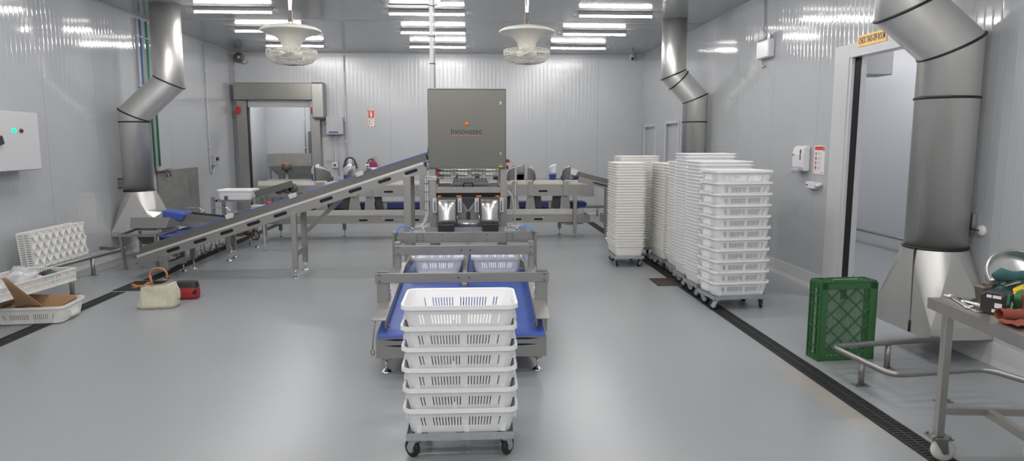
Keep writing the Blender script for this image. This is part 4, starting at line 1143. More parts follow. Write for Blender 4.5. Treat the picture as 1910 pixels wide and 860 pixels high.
# ================================================================== CENTRAL MACHINE
t = thing('packing_machine', 'central steel packing machine with grey enclosure and twin curved chutes', 'machine', (-0.02, 8.3, 0))
en = MB().box(-0.474, 0.43, 8.03, 8.32, 1.34, 2.248).build('enclosure', 'enclosure_steel', t, bevel=0.004)
MB().box(-0.477, 0.424, 8.0, 8.028, 1.342, 2.244).build('door', 'enclosure_steel', en, bevel=0.004)
MB().box(-0.472, 0.43, 8.005, 8.30, 2.249, 2.262).build('drip_edge', 'satin_steel', en)
for z in (2.09, 1.51):
    l_ = MB(); l_.box(0.352, 0.377, 7.992, 8.0, z - 0.02, z + 0.02).cyl((0.3645, 7.992, z), (0.3645, 7.985, z), 0.009, 12); l_.build('latch', 'chrome', en, bevel=0.002)
text('Innovatec', 0.098, (-0.03, 7.9995, 1.765), R_FRONT, 'ink', 'lettering', en, width=0.358)
lg = MB(); lg.lathe([(0, -0.001), (0.027, -0.001), (0.027, 0), (0, 0)], (-0.027, 7.9998, 1.853), 24, axis='y').build('emblem', 'orange', en)
q = MB()
for k in (-1, 0, 1): q.bar((-0.027 + k * 0.012 - 0.008, 7.9985, 1.842), (-0.027 + k * 0.012 + 0.008, 7.9985, 1.866), 0.002, 0.0015, up=(0, 1, 0))
q.build('emblem_stroke', 'yellow_sign', en)
MB().box(-0.205, 0.145, 7.9985, 8.0, 1.719, 1.723).build('underline', 'orange', en)
hz = MB(); hz.prism([(0.343, 1.352), (0.389, 1.352), (0.366, 1.394)], 'y', 7.998, 8.0); hz.build('warning_triangle', 'yellow_sign', en)
hz = MB(); hz.prism([(0.366, 1.385), (0.358, 1.37), (0.366, 1.371), (0.362, 1.358), (0.374, 1.375), (0.366, 1.374), (0.371, 1.385)], 'y', 7.9972, 7.998); hz.build('lightning_mark', 'ink', en)
c = MB(); c.box(-0.49, -0.474, 8.1, 8.16, 1.5, 1.58); c.build('cable_gland', 'dark_plastic', en)
es = MB(); es.box(0.436, 0.475, 8.1, 8.16, 1.40, 1.44).build('stop_button_box', 'red', t, bevel=0.006)
MB().lathe([(0.0, 0.03), (0.024, 0.025), (0.028, 0.01), (0.014, 0), (0, 0)], (0.437, 8.12, 1.345), 16, axis='x').build('stop_button', 'red', t)
c = MB(); c.tube([(0.475, 8.13, 1.42), (0.52, 8.13, 1.41), (0.545, 8.12, 1.35), (0.545, 8.12, 0.9), (0.54, 8.12, 0.45)], 0.007, 8); c.tube([(0.45, 8.06, 1.07), (0.50, 8.06, 1.02), (0.52, 8.06, 0.9), (0.525, 8.06, 0.7)], 0.007, 8)
c.build('cable', 'pipe_grey', t)
for x0, x1 in ((-0.474, -0.394), (0.362, 0.442)):
    MB().box(x0, x1, 8.06, 8.14, 0.0, 1.339).build('leg', 'satin_steel', t, bevel=0.003)
    MB().box(x0, x1, 8.92, 9.0, 0.0, 1.30).build('leg', 'satin_steel', t, bevel=0.003)
    MB().box(x0 + 0.01, x1 - 0.01, 8.14, 8.92, 1.02, 1.10).build('side_rail', 'satin_steel', t)
MB().box(-0.394, 0.362, 8.06, 8.13, 1.045, 1.115).build('cross_beam', 'satin_steel', t, bevel=0.003)
MB().box(-0.394, 0.362, 8.93, 8.99, 1.045, 1.115).build('cross_beam', 'satin_steel', t, bevel=0.003)
h = MB(); h.tube([(-0.072, 8.07, 1.115), (-0.072, 8.06, 1.15), (-0.06, 8.055, 1.163), (0.03, 8.055, 1.163), (0.042, 8.06, 1.15), (0.042, 8.07, 1.115)], 0.008, 8); h.build('handle', 'black_rubber', t)
wr = MB()
for k in range(19): 
    x = -0.39 + k * 0.0415; wr.tube([(x, 8.075, 1.18), (x, 8.075, 1.338)], 0.0022, 5, cap=False)
for z in (1.183, 1.222, 1.262, 1.30, 1.332): wr.tube([(-0.395, 8.074, z), (0.362, 8.074, z)], 0.0022, 5, cap=False)
wr.build('wire_guard', 'grimy_metal', t)
pan = MB(); pan.plate([(-0.23, 8.52, 1.118), (0.25, 8.52, 1.118), (0.21, 8.47, 1.20), (-0.19, 8.47, 1.20)], 0.005).plate([(-0.23, 8.52, 1.118), (0.25, 8.52, 1.118), (0.25, 8.88, 1.12), (-0.23, 8.88, 1.12)], 0.005)
pan.build('weigh_pan', 'scoop_bright', t)
rb = MB()
for z, y in ((1.235, 8.45), (1.29, 8.55)): rb.cyl((-0.39, y, z), (0.36, y, z), 0.016, 10)
for x in (-0.2, 0.0, 0.17): rb.box(x - 0.03, x + 0.03, 8.42, 8.6, 1.21, 1.31)
rb.build('roller_frame', 'bright_steel', t)
rs = MB(); rs.tube([(-0.375, 8.05, 1.335), (-0.372, 8.05, 1.25), (-0.378, 8.05, 1.20)], 0.009, 8); rs.build('red_hose', 'red', t)
for x in (-0.17, 0.10, 0.33):
    bl = MB(); bl.plate([(x - 0.03, 8.65, 1.17), (x + 0.03, 8.65, 1.17), (x + 0.02, 8.62, 1.25), (x - 0.03, 8.62, 1.25)], 0.006)
    bl.build('blue_flap', 'blue_dark', t)
for a, b in ((-0.385, -0.33), (-0.165, -0.09), (0.07, 0.145), (0.30, 0.36)):
    MB().box(a + 0.008, b - 0.008, 8.035, 8.06, 1.001, 1.018).build('orange_bracket', 'orange', t)
MB().box(-0.394, 0.362, 8.14, 8.2, 0.99, 1.045).build('drive_shelf', 'dark_plastic', t)
MB().box(-0.30, 0.28, 8.14, 8.16, 0.60, 1.0).build('back_plate', 'steel', t)
vf = MB(); vf.prism([(-0.10, 0.985), (0.065, 0.985), (0.065, 0.94), (0.0, 0.825), (-0.035, 0.825), (-0.10, 0.94)], 'y', 8.128, 8.14); vf.build('funnel_opening', 'dark_grey_plastic', t)
vf = MB(); vf.bar((-0.108, 8.115, 0.94), (-0.025, 8.115, 0.82), 0.03, 0.02, up=(0, 1, 0)).bar((0.073, 8.115, 0.94), (-0.012, 8.115, 0.82), 0.03, 0.02, up=(0, 1, 0)); vf.build('funnel_arm', 'steel', t)
ks = MB(); pts = [(-0.0175 + 0.025 * math.cos(a), 0.80 + 0.025 * math.sin(a)) for a in [PI * k / 8 for k in range(9)]] + [(-0.0175 + 0.025 * math.cos(a), 0.72 + 0.025 * math.sin(a)) for a in [PI + PI * k / 8 for k in range(9)]]
ks.prism(pts, 'y', 8.13, 8.14); ks.build('slot_shade', 'dark_grey_plastic', t)  # dark capsule stands in for shade in the slot; plate is uncut
for cx, a in ((-0.265, 1), (0.228, -1)):
    # dark housing, curved steel chute, rubber flap
    MB().box(cx - 0.115, cx + 0.115, 7.95, 8.05, 0.60, 1.0).build('chute_housing', 'guard_grey', t, bevel=0.006)
    for s in (-1, 1):
        ac = MB().box(cx + s * 0.145 - 0.026, cx + s * 0.145 + 0.026, 7.99, 8.05, 0.82, 0.99).build('actuator', 'white_paint', t, bevel=0.004)
        MB().box(cx + s * 0.145 - 0.004, cx + s * 0.145 + 0.004, 7.986, 7.99, 0.84, 0.95).build('slot', 'dark_plastic', ac)
    ch = MB(); R = []
    prof = [(7.84, 0.985), (7.80, 0.975), (7.765, 0.95), (7.74, 0.915), (7.725, 0.87), (7.715, 0.82), (7.705, 0.77), (7.70, 0.725)]
    for y, z in prof: R.append([(cx - 0.095, y, z), (cx + 0.095, y, z)])
    ch.sheet(R)
    for s in (-1, 1):
        for (y0, z0), (y1, z1) in zip(prof, prof[1:]):
            ch.sheet([[(cx + s * 0.095, y0, z0), (cx + s * 0.095, 7.93, z0)], [(cx + s * 0.095, y1, z1), (cx + s * 0.095, 7.93, z1)]])
    cho = ch.build('chute', 'bright_steel', t)
    q = cho.modifiers.new('s', 'SOLIDIFY'); q.thickness = 0.003
    bo = MB()
    for k in (-1, 0, 1): bo.cyl((cx + k * 0.06, 7.701, 0.735), (cx + k * 0.06, 7.694, 0.735), 0.007, 8)
    bo.build('rivet', 'grimy_metal', cho)
    fl = MB(); fl.prism([(cx - 0.09, 0.724), (cx + 0.09, 0.724), (cx + 0.09, 0.65), (cx + 0.074, 0.64), (cx + 0.074, 0.585), (cx - 0.074, 0.585), (cx - 0.074, 0.64), (cx - 0.09, 0.65)], 'y', 7.55, 7.56)
    fl.box(cx - 0.09, cx + 0.09, 7.56, 7.70, 0.715, 0.724)
    fl.build('rubber_flap', 'black_rubber', cho)
    rdv = MB(); rdv.cyl((cx - 0.13, 7.98, 0.77), (cx + 0.13, 7.98, 0.77), 0.008, 8).cyl((cx + a * 0.115, 7.97, 0.70), (cx + a * 0.115, 7.97, 0.80), 0.01, 8); rdv.build('linkage', 'chrome', t)
MB().cyl((-0.39, 8.0, 0.685), (0.36, 8.0, 0.685), 0.012, 10).build('tie_rod', 'chrome', t)
MB().box(-0.20, 0.16, 8.02, 8.05, 0.69, 0.73).build('lower_plate', 'bright_steel', t)
MB().box(-0.665, 0.635, 7.60, 7.612, 0.605, 0.695).build('base_beam', 'satin_steel', t)
for s, x in ((-1, -0.56), (1, 0.53)):
    MB().box(x - 0.05, x + 0.05, 7.612, 8.15, 0.61, 0.65).build('base_arm', 'satin_steel', t)
    vb = MB()
    for k in range(5): vb.box(x - 0.06 + k * 0.028, x - 0.038 + k * 0.028, 7.66, 7.72, 0.651, 0.70)
    vb.build('valve_bank', 'white_paint', t)
cb = MB()
cb.tube([(-0.49, 8.1, 1.235), (-0.495, 8.09, 1.0), (-0.495, 8.08, 0.80), (-0.515, 8.05, 0.72), (-0.565, 7.95, 0.655), (-0.63, 7.8, 0.62)], 0.014, 8)
cb.tube([(-0.515, 8.1, 1.235), (-0.52, 8.09, 1.0), (-0.52, 8.08, 0.78), (-0.545, 8.05, 0.70), (-0.60, 7.95, 0.64)], 0.010, 8)
cb.build('cable_bundle', 'pipe_grey', t)
ct = MB()
for z in (0.84, 0.95, 1.06, 1.16): ct.tube([(-0.508 + 0.026 * math.cos(a), 8.087 + 0.017 * math.sin(a), z) for a in [2 * PI * k / 10 for k in range(10)]], 0.003, 5, closed=True)
ct.build('cable_tie', 'black_rubber', t)
cl = MB(); cl.cyl((-0.52, 8.055, 1.235), (-0.31, 8.055, 1.225), 0.013, 10).box(-0.50, -0.38, 8.045, 8.06, 1.20, 1.25); cl.build('air_cylinder', 'bright_steel', t)

# supply mast from the ceiling to the enclosure
t = thing('supply_mast', 'light grey vertical supply pipe from ceiling to the enclosure top', 'pipe', (-0.42, 8.17, 2.26))
MB().box(-0.452, -0.407, 8.15, 8.2, 2.263, ZC - 0.001).build('channel', 'white_paint', t, bevel=0.004)
MB().cyl((-0.396, 8.17, 2.263), (-0.396, 8.17, ZC - 0.001), 0.008, 8).build('cable', 'pipe_grey', t)
q = MB()
for z in (2.55, 2.86, 3.2): q.box(-0.456, -0.386, 8.145, 8.205, z - 0.004, z + 0.004)
q.build('strap', 'black_rubber', t)

# ================================================================== TWIN BELT TRAY CONVEYOR (built straight, turned on its base)
t = thing('tray_belt_conveyor', 'twin lane blue belt tray conveyor with steel gates in the foreground', 'conveyor', (-0.065, 4.68, 0))
BASE[t.name] = Vector((0, 0, 0))
hw = 0.598
def bz(y): return 0.315 + 0.118 * min(y, 1.4) if y > 0 else 0.315
YE = 3.0
fp = MB(); sl_ = lambda v: [(0.19, v, 0.27, 0.013), (0.598, v, 0.27, 0.013), (1.006, v, 0.27, 0.013)]
fp.slotted((-hw, 0, 0.135), (1, 0, 0), (0, 0, 1), (0, -1, 0), 2 * hw, 0.112, sl_(0.088), 0.005)
fp.slotted((-hw, 0, 0.247), (1, 0, 0), (0, 0, 1), (0, -1, 0), 2 * hw, 0.043, sl_(0.020), 0.005)
fp.build('front_plate', 'satin_steel', t)
MB().box(-hw + 0.01, hw - 0.01, 0.015, 0.06, 0.15, 0.284).build('belt_return', 'blue_dark', t)
for s in (-1, 1):
    MB().prism([(0.0, 0.135), (0.0, 0.29), (1.4, 0.45), (YE, 0.45), (YE, 0.30), (1.4, 0.29)], 'x', s * hw - 0.003, s * hw + 0.003).build('side_plate', 'satin_steel', t)
def beltq(x0, x1, name):
    b = MB(); ys = [-0.02, 0.0, 0.7, 1.4, 2.2, YE]
    top = [(y, bz(y)) for y in ys]
    poly = [(-0.035, 0.29)] + [(-0.03, 0.305)] + [(y, z) for y, z in top] + [(YE, bz(YE) - 0.03), (1.4, bz(1.4) - 0.03), (0, 0.285)]
    b.prism(poly, 'x', x0, x1); b.build(name, 'blue_belt', t)
beltq(-hw + 0.01, -0.018, 'belt'); beltq(0.018, hw - 0.01, 'belt')
b = MB(); b.prism([(0.9, bz(0.9)), (1.4, bz(1.4)), (YE, bz(YE)), (YE, bz(YE) + 0.06), (1.4, bz(1.4) + 0.06), (0.9, bz(0.9) + 0.05)], 'x', -0.02, 0.02)
b.build('lane_divider', 'satin_steel', t)
MB().box(-0.014, 0.014, 0.02, 0.9, 0.28, 0.325).build('lane_gap', 'grimy_metal', t)
for s in (-1, 1):
    g = MB()          # L-section guide plates over the belt edges
    g.hexa([(s * 0.535, 0.02, 0.40), (s * 0.63, 0.02, 0.40), (s * 0.63, 1.45, 0.56), (s * 0.535, 1.45, 0.56), (s * 0.535, 0.02, 0.404), (s * 0.63, 0.02, 0.404), (s * 0.63, 1.45, 0.564), (s * 0.535, 1.45, 0.564)])
    g.hexa([(s * 0.531, 0.02, 0.345), (s * 0.535, 0.02, 0.345), (s * 0.535, 1.45, 0.50), (s * 0.531, 1.45, 0.50), (s * 0.531, 0.02, 0.404), (s * 0.535, 0.02, 0.404), (s * 0.535, 1.45, 0.564), (s * 0.531, 1.45, 0.564)])
    g.build('guide_rail', 'satin_steel', t)
    bk = MB(); bk.prism([(s * 0.50, 0.345), (s * 0.545, 0.345), (s * 0.545, 0.395)], 'y', 0.03, 0.05); bk.build('rail_bracket', 'grimy_metal', t)
    # gate one: posts, feet
    MB().box(s * 0.60 - 0.045, s * 0.60 + 0.045, 0.40, 0.45, 0.44 if s < 0 else 0.2, 0.668).build('gate_post', 'satin_steel', t, bevel=0.003)
    cpz = MB(); cpz.box(s * 0.6 - 0.045, s * 0.6 + 0.045, 0.40, 0.47, 0.669, 0.674); cpz.build('post_cap', 'grimy_metal', t)
    MB().box(s * 0.585 - 0.025, s * 0.585 + 0.025, 1.22, 1.3, 0.3, 0.78).build('gate_post', 'satin_steel', t, bevel=0.003)
    MB().box(s * 0.60, s * 0.645, 1.36, 1.43, 0.2, 0.85).build('rear_post', 'steel', t, bevel=0.003)
    cy = MB(); cy.bar((s * 0.54, 1.5, 0.50), (s * 0.44, 1.55, 0.68), 0.05, 0.05).cyl((s * 0.50, 1.45, 0.55), (s * 0.46, 1.5, 0.66), 0.016, 10); cy.build('gate_cylinder', 'bright_steel', t)
    cy = MB(); cy.cyl((s * 0.56, 0.46, 0.44), (s * 0.56, 0.46, 0.54), 0.012, 10).box(s * 0.56 - 0.02, s * 0.56 + 0.02, 0.44, 0.48, 0.44, 0.47); cy.build('gate_hinge', 'chrome', t)
    foot_leg('leg', t, s * 0.545, 0.1, 0.14, wd=0.06, dp=0.05, zbot=0.095)
    foot_leg('leg', t, s * 0.545, 2.7, 0.32, wd=0.06, dp=0.05, zbot=0.095)
    ah = MB(); ah.tube([(s * 0.60, 1.33, 0.83), (s * 0.595, 1.32, 0.88), (s * 0.55, 1.34, 0.91), (s * 0.50, 1.36, 0.90), (s * 0.46, 1.38, 0.86)], 0.006, 8); ah.build('air_hose', 'blue_hose', t)
    vb = MB(); vb.box(s * 0.42 - 0.07, s * 0.42 + 0.07, 1.385, 1.42, 0.848, 0.868).cyl((s * 0.42 - 0.05, 1.39, 0.868), (s * 0.42 - 0.05, 1.39, 0.885), 0.01, 8).cyl((s * 0.42 + 0.05, 1.39, 0.868), (s * 0.42 + 0.05, 1.39, 0.885), 0.01, 8); vb.build('air_valve', 'chrome', t)
MB().box(-0.655, 0.655, 0.385, 0.400, 0.592, 0.668).build('front_gate_beam', 'satin_steel', t, bevel=0.003)
MB().box(-0.605, 0.605, 1.20, 1.22, 0.668, 0.752).build('rear_gate_beam', 'satin_steel', t, bevel=0.003)
MB().box(-0.63, 0.63, 1.36, 1.372, 0.752, 0.848).build('top_beam', 'steel', t, bevel=0.003)
bo = MB()
for x in (-0.03, 0.05):
    bo.cyl((x, 0.385, 0.63), (x, 0.379, 0.63), 0.008, 10).cyl((x, 1.20, 0.71), (x, 1.194, 0.71), 0.009, 10)
for s in (-1, 1):
    for z in (0.606, 0.654): bo.cyl((s * 0.62, 0.385, z), (s * 0.62, 0.379, z), 0.008, 10)
    for z in (0.685, 0.737): bo.cyl((s * 0.575, 1.20, z), (s * 0.575, 1.194, z), 0.008, 10)
    for dx in (-0.025, 0.025):
        for z in (0.775, 0.80, 0.825): bo.cyl((s * 0.40 + dx, 1.36, z), (s * 0.40 + dx, 1.355, z), 0.007, 8)
    for z in (0.775, 0.825): bo.cyl((s * 0.2, 1.36, z), (s * 0.2, 1.355, z), 0.006, 8)
bo.build('bolt', 'grimy_metal', t)
rh = MB(); rh.tube([(-0.605, 0.03, 0.40), (-0.615, 0.015, 0.33), (-0.622, 0.0, 0.25), (-0.624, -0.01, 0.20)], 0.005, 6)
rh.tube([(-0.624 + 0.012 * math.cos(a), -0.012, 0.182 + 0.02 * math.sin(a)) for a in [2 * PI * k / 12 for k in range(12)]], 0.005, 6, closed=True)
rh.build('release_cable', 'steel', t)
t.rotation_euler = (0, 0, -math.radians(0.8))
TR_BELT = tray_mesh('belt_tray', 'tray_white', W=0.465, lugs=False, short_slots=True)
tray(TR_BELT, (-0.29, 6.30, 0.4855), PI / 2, 'white plastic tray on the left blue belt behind the gates', 'trays on the blue belts')
tray(TR_BELT, (0.24, 6.30, 0.4855), PI / 2, 'white plastic tray on the right blue belt behind the gates', 'trays on the blue belts')

# ================================================================== LEFT FEED LINE
t = thing('feed_conveyor', 'low steel feed conveyor along the left drain behind inclined conveyor', 'conveyor', (-3.78, 10.4, 0))
for x, nn in ((-4.0, -1), (-3.56, 1)):
    p = MB(); p.slotted((x, 8.95, 0.34), (0, 1, 0), (0, 0, 1), (nn, 0, 0), 2.9, 0.11, [(0.4 + 0.5 * k, 0.05, 0.16, 0.03) for k in range(5)], 0.004); p.build('side_plate', 'satin_steel', t)
MB().box(-3.98, -3.58, 8.95, 11.8, 0.42, 0.44).build('belt', 'blue_belt', t)
MB().box(-3.96, -3.60, 9.0, 11.8, 0.33, 0.41).build('slot_shade_liner', 'guard_grey', t)  # dark grey filler behind the slots in place of inner shade
for x, y in ((-3.61, 9.02), (-3.97, 9.3), (-3.59, 10.37), (-3.97, 10.2), (-3.55, 11.15), (-4.05, 11.16)):
    foot_leg('leg', t, x, y, 0.36, wd=0.065, dp=0.05, zbot=0.13)
mo = MB(); mo.box(-3.75, -3.5, 10.6, 11.0, 0.2, 0.32).cyl((-3.5, 10.8, 0.25), (-3.38, 10.8, 0.25), 0.06, 14); mo.build('motor', 'grimy_metal', t)
mc = MB(); mc.tube([(-3.5, 9.1, 0.33), (-3.47, 9.05, 0.22), (-3.42, 9.06, 0.21), (-3.40, 9.12, 0.33)], 0.008, 6); mc.tube([(-3.36, 9.15, 0.30), (-3.33, 9.15, 0.2), (-3.28, 9.15, 0.22), (-3.27, 9.15, 0.32)], 0.008, 6); mc.build('cable', 'dark_plastic', t)
mw = MB(); mw.tube([(-3.35 + 0.07 * math.cos(a), 10.75, 0.2 + 0.07 * math.sin(a)) for a in [2 * PI * k / 16 for k in range(16)]], 0.01, 6, closed=True); mw.build('hand_wheel', 'black_rubber', t)

t = thing('chick_chute_pan', 'steel tipping pan on a frame at the head of feed line', 'pan', (-4.2, 9.2, 0))
q = MB()
q.plate([(-4.40, 9.05, 0.535), (-3.95, 9.05, 0.535), (-3.93, 9.15, 0.66), (-4.43, 9.15, 0.66)], 0.004)
q.plate([(-3.95, 9.05, 0.535), (-3.86, 9.4, 0.535), (-3.93, 9.15, 0.66)], 0.004)
q.plate([(-4.40, 9.05, 0.535), (-4.40, 9.42, 0.555), (-3.95, 9.42, 0.555), (-3.95, 9.05, 0.535)], 0.004)
q.build('pan', 'steel', t)
q = MB()
for a, b in (((-4.5, 8.95, 0.45), (-4.02, 8.95, 0.45)), ((-4.5, 8.95, 0.45), (-4.42, 9.3, 0.5)), ((-4.02, 8.95, 0.45), (-3.9, 9.3, 0.5)), ((-4.42, 9.3, 0.5), (-3.9, 9.3, 0.5))): q.bar(a, b, 0.03, 0.03)
q.bar((-4.35, 9.1, 0.5), (-4.1, 9.1, 0.5), 0.06, 0.01)
q.build('frame', 'steel', t)
for p_ in (((-4.48, 8.95, 0.44), (-4.45, 8.98, 0.0)), ((-4.05, 8.97, 0.44), (-4.05, 8.97, 0.0)), ((-4.40, 9.3, 0.49), (-4.40, 9.3, 0.0)), ((-3.93, 9.3, 0.49), (-3.93, 9.3, 0.0))):
    q = MB(); q.bar(p_[0], p_[1], 0.03, 0.03); q.build('leg', 'steel', t)
q = MB(); q.plate([(-4.3, 9.0, 0.43), (-4.05, 9.0, 0.43), (-4.08, 9.05, 0.32), (-4.25, 9.05, 0.32)], 0.004); q.build('drip_pocket', 'guard_grey', t)

t = thing('short_conveyor', 'short inclined conveyor with blue belt end in front of left duct', 'conveyor', (-3.9, 9.9, 0))
E0 = Vector((-4.19, 0, 0.625)); E1 = Vector((-3.15, 0, 0.505)); ue = (E1 - E0).normalized(); ne = Vector((-ue.z, 0, ue.x)); Le = (E1 - E0).length
def PE(u, v, y): return Vector((E0.x, y, E0.z)) + ue * u + ne * v
for y, nn in ((9.55, -1), (9.84, 1)):
    g = MB(); g.hexa([PE(0.2, -0.02, y), PE(Le, -0.02, y), PE(Le, -0.02, y - nn * 0.004), PE(0.2, -0.02, y - nn * 0.004), PE(0.26, 0.075, y - nn * 0.045), PE(Le, 0.075, y - nn * 0.045), PE(Le, 0.075, y - nn * 0.05), PE(0.26, 0.075, y - nn * 0.05)])
    g.build('side_guard', 'guard_grey', t)
    p = MB(); p.hexa([PE(0.1, -0.10, y), PE(Le, -0.10, y), PE(Le, -0.10, y - nn * 0.004), PE(0.1, -0.10, y - nn * 0.004), PE(0.2, -0.02, y), PE(Le, -0.02, y), PE(Le, -0.02, y - nn * 0.004), PE(0.2, -0.02, y - nn * 0.004)]); p.build('side_plate', 'satin_steel', t)
g = MB(); g.hexa([PE(0.0, -0.03, 9.52), PE(0.26, -0.03, 9.52), PE(0.26, -0.03, 9.83), PE(0, -0.03, 9.83), PE(-0.02, 0.085, 9.54), PE(0.29, 0.07, 9.54), PE(0.29, 0.08, 9.82), PE(-0.02, 0.09, 9.82)]); g.build('belt_end', 'blue_belt', t, bevel=0.012)
g = MB(); g.hexa([PE(0.2, -0.04, 9.57), PE(Le, -0.04, 9.57), PE(Le, -0.04, 9.82), PE(0.2, -0.04, 9.82), PE(0.2, -0.01, 9.57), PE(Le, -0.01, 9.57), PE(Le, -0.01, 9.82), PE(0.2, -0.01, 9.82)]); g.build('belt', 'blue_belt', t)
g = MB(); g.plate([(-4.40, 9.52, 0.715), (-4.21, 9.56, 0.69), (-4.21, 9.56, 0.605), (-4.31, 9.52, 0.61)], 0.004).plate([(-4.40, 9.52, 0.715), (-4.40, 9.8, 0.715), (-4.21, 9.8, 0.69), (-4.21, 9.56, 0.69)], 0.004)
g.build('infeed_plate', 'bright_steel', t)
for x, y in ((-4.2, 9.57), (-4.2, 9.82), (-3.35, 9.57), (-3.35, 9.82)): foot_leg('leg', t, x, y, 0.5 if x < -4 else 0.40, wd=0.05, dp=0.04, zbot=0.12)
for x in (-4.0, -3.62):
    g = MB(); g.tube([(x, 9.8, 0.60), (x + 0.02, 9.8, 0.73), (x + 0.20, 9.8, 0.72), (x + 0.28, 9.8, 0.65)], 0.007, 6); g.build('hold_down_bar', 'chrome', t)

t = thing('tray_table', 'steel frame table holding the white tray before the roll door', 'table', (-3.6, 11.2, 0))
q = MB(); q.box(-3.94, -3.35, 10.80, 10.83, 0.72, 0.75).box(-3.94, -3.35, 11.22, 11.25, 0.72, 0.75).box(-3.94, -3.91, 10.8, 11.25, 0.72, 0.75).box(-3.38, -3.35, 10.8, 11.25, 0.72, 0.75)
q.box(-3.92, -3.36, 10.82, 11.24, 0.735, 0.742)
q.build('frame', 'steel', t)
for x, y in ((-3.98, 10.8), (-3.34, 10.8), (-3.98, 11.26), (-3.34, 11.26)):
    zt = 0.80
    foot_leg('leg', t, x, y, zt, wd=0.05, dp=0.05, zbot=0.12)
q = MB(); q.box(-3.80, -3.76, 10.79, 10.83, 0.75, 0.81); q.build('stop_block', 'grimy_metal', t)
q = MB(); q.bar((-3.33, 10.8, 0.83), (-2.75, 10.8, 1.0), 0.03, 0.10, up=(0, 0, 1)); q.build('side_arm', 'enclosure_steel', t)
for x in (-2.98, -2.86, -2.76):
    q = MB(); q.lathe([(0, -0.03), (0.07, -0.03), (0.075, -0.01), (0.075, 0.01), (0.07, 0.03), (0, 0.03)], (x, 10.86, 0.90 + (x + 3) * 0.1), 16, axis='y'); q.build('roller', 'guard_grey', t)
PLAIN = tray_mesh('plain_tray', 'tray_white', L=0.55, W=0.45, Hh=0.15, lugs=False, slots=False)
tray(PLAIN, (-3.66, 11.03, 0.751), 0.0, 'solid white tray resting on steel frame table by left wall')
t = thing('drive_motor', 'small white drive motor with red cap beside the tray table', 'motor', (-3.1, 10.45, 0.62))
q = MB(); q.box(-3.28, -2.95, 10.4, 10.55, 0.60, 0.70).box(-3.14, -3.11, 10.46, 10.49, 0.0, 0.6); q.build('body', 'grey_plastic', t, bevel=0.01)
MB().lathe([(0, 0.70), (0.05, 0.70), (0.05, 0.735), (0.035, 0.75), (0, 0.75)], (-3.03, 10.47, 0), 14).build('cap', 'red', t)

# ================================================================== LEFT FOREGROUND
t = thing('floor_rail', 'low steel bump rail along the left wall under the crates', 'rail', (-4.6, 7.5, 0))
q = MB(); q.tube([(-4.95, 9.35, 0.23), (-4.62, 9.30, 0.23), (-4.60, 9.24, 0.23), (-4.72, 8.2, 0.23), (-4.80, 7.4, 0.23), (-4.85, 5.5, 0.23)], 0.026, 10)
q.tube([(-4.22, 7.42, 0.22), (-4.235, 6.7, 0.22), (-4.26, 5.4, 0.22)], 0.026, 10); q.tube([(-4.22, 7.42, 0.22), (-4.28, 7.5, 0.22), (-4.79, 7.5, 0.23)], 0.026, 10)
q.build('rail', 'steel', t)
for x, y in ((-4.67, 8.62), (-4.3, 7.5), (-4.25, 5.9), (-4.81, 7.0), (-4.84, 5.8)):
    q = MB(); q.cyl((x, y, 0), (x, y, 0.215), 0.024, 12).box(x - 0.05, x + 0.05, y - 0.04, y + 0.04, 0.0, 0.006); q.build('post', 'steel', t)
# flat hatcher basket with bags
HB = None
def basket(name_label, Lx, Wy, Hh, m='basket_white'):
    """rectangular basket with wall slots in two rows"""
    b = MB()
    a, c = Lx / 2, Wy / 2; tk = 0.004
    def wall(p, q):
        p = Vector(p); q = Vector(q); d = (q - p); LL = d.length; d.normalize(); n = Vector((d.y, -d.x, 0))
        def seg(u0, u1, z0, z1, e=0.0):
            A = p + d * u0; B = p + d * u1
            b.hexa([A + n * e, B + n * e, B - n * tk, A - n * tk, A + n * e + Vector((0, 0, 0)), B + n * e, B - n * tk, A - n * tk][:4] and
                   [Vector((*(A + n * e).xy, z0)), Vector((*(B + n * e).xy, z0)), Vector((*(B - n * tk).xy, z0)), Vector((*(A - n * tk).xy, z0)),
                    Vector((*(A + n * e).xy, z1)), Vector((*(B + n * e).xy, z1)), Vector((*(B - n * tk).xy, z1)), Vector((*(A - n * tk).xy, z1))])
        seg(0, LL, 0, 0.012, 0.004); seg(0, LL, Hh * 0.48, Hh * 0.56, 0.004); seg(0, LL, Hh - 0.012, Hh, 0.010)
        n_ = int(LL / 0.024)
        for k in range(n_ + 1):
            u = min(LL * k / n_, LL - 0.014); seg(u, u + 0.014, 0.01, Hh - 0.01, 0.003 if k % 4 == 0 else 0)
        seg(0, LL, 0.012, Hh * 0.2, -0.001)
    wall((-a, -c, 0), (a, -c, 0)); wall((a, -c, 0), (a, c, 0)); wall((a, c, 0), (-a, c, 0)); wall((-a, c, 0), (-a, -c, 0))
    return b
t = thing('hatcher_basket', 'white slatted basket of bags lying on the left floor rail', 'basket', (0, 0, 0))
b = basket('', 1.1, 0.52, 0.13); b.build('walls', 'basket_white', t)
MB().box(-0.545, 0.545, -0.255, 0.255, 0.002, 0.006).build('floor_panel', 'basket_white', t)
t.location = (-4.30, 6.52, 0.257); t.rotation_euler = (0, 0, PI / 2 - 0.10)
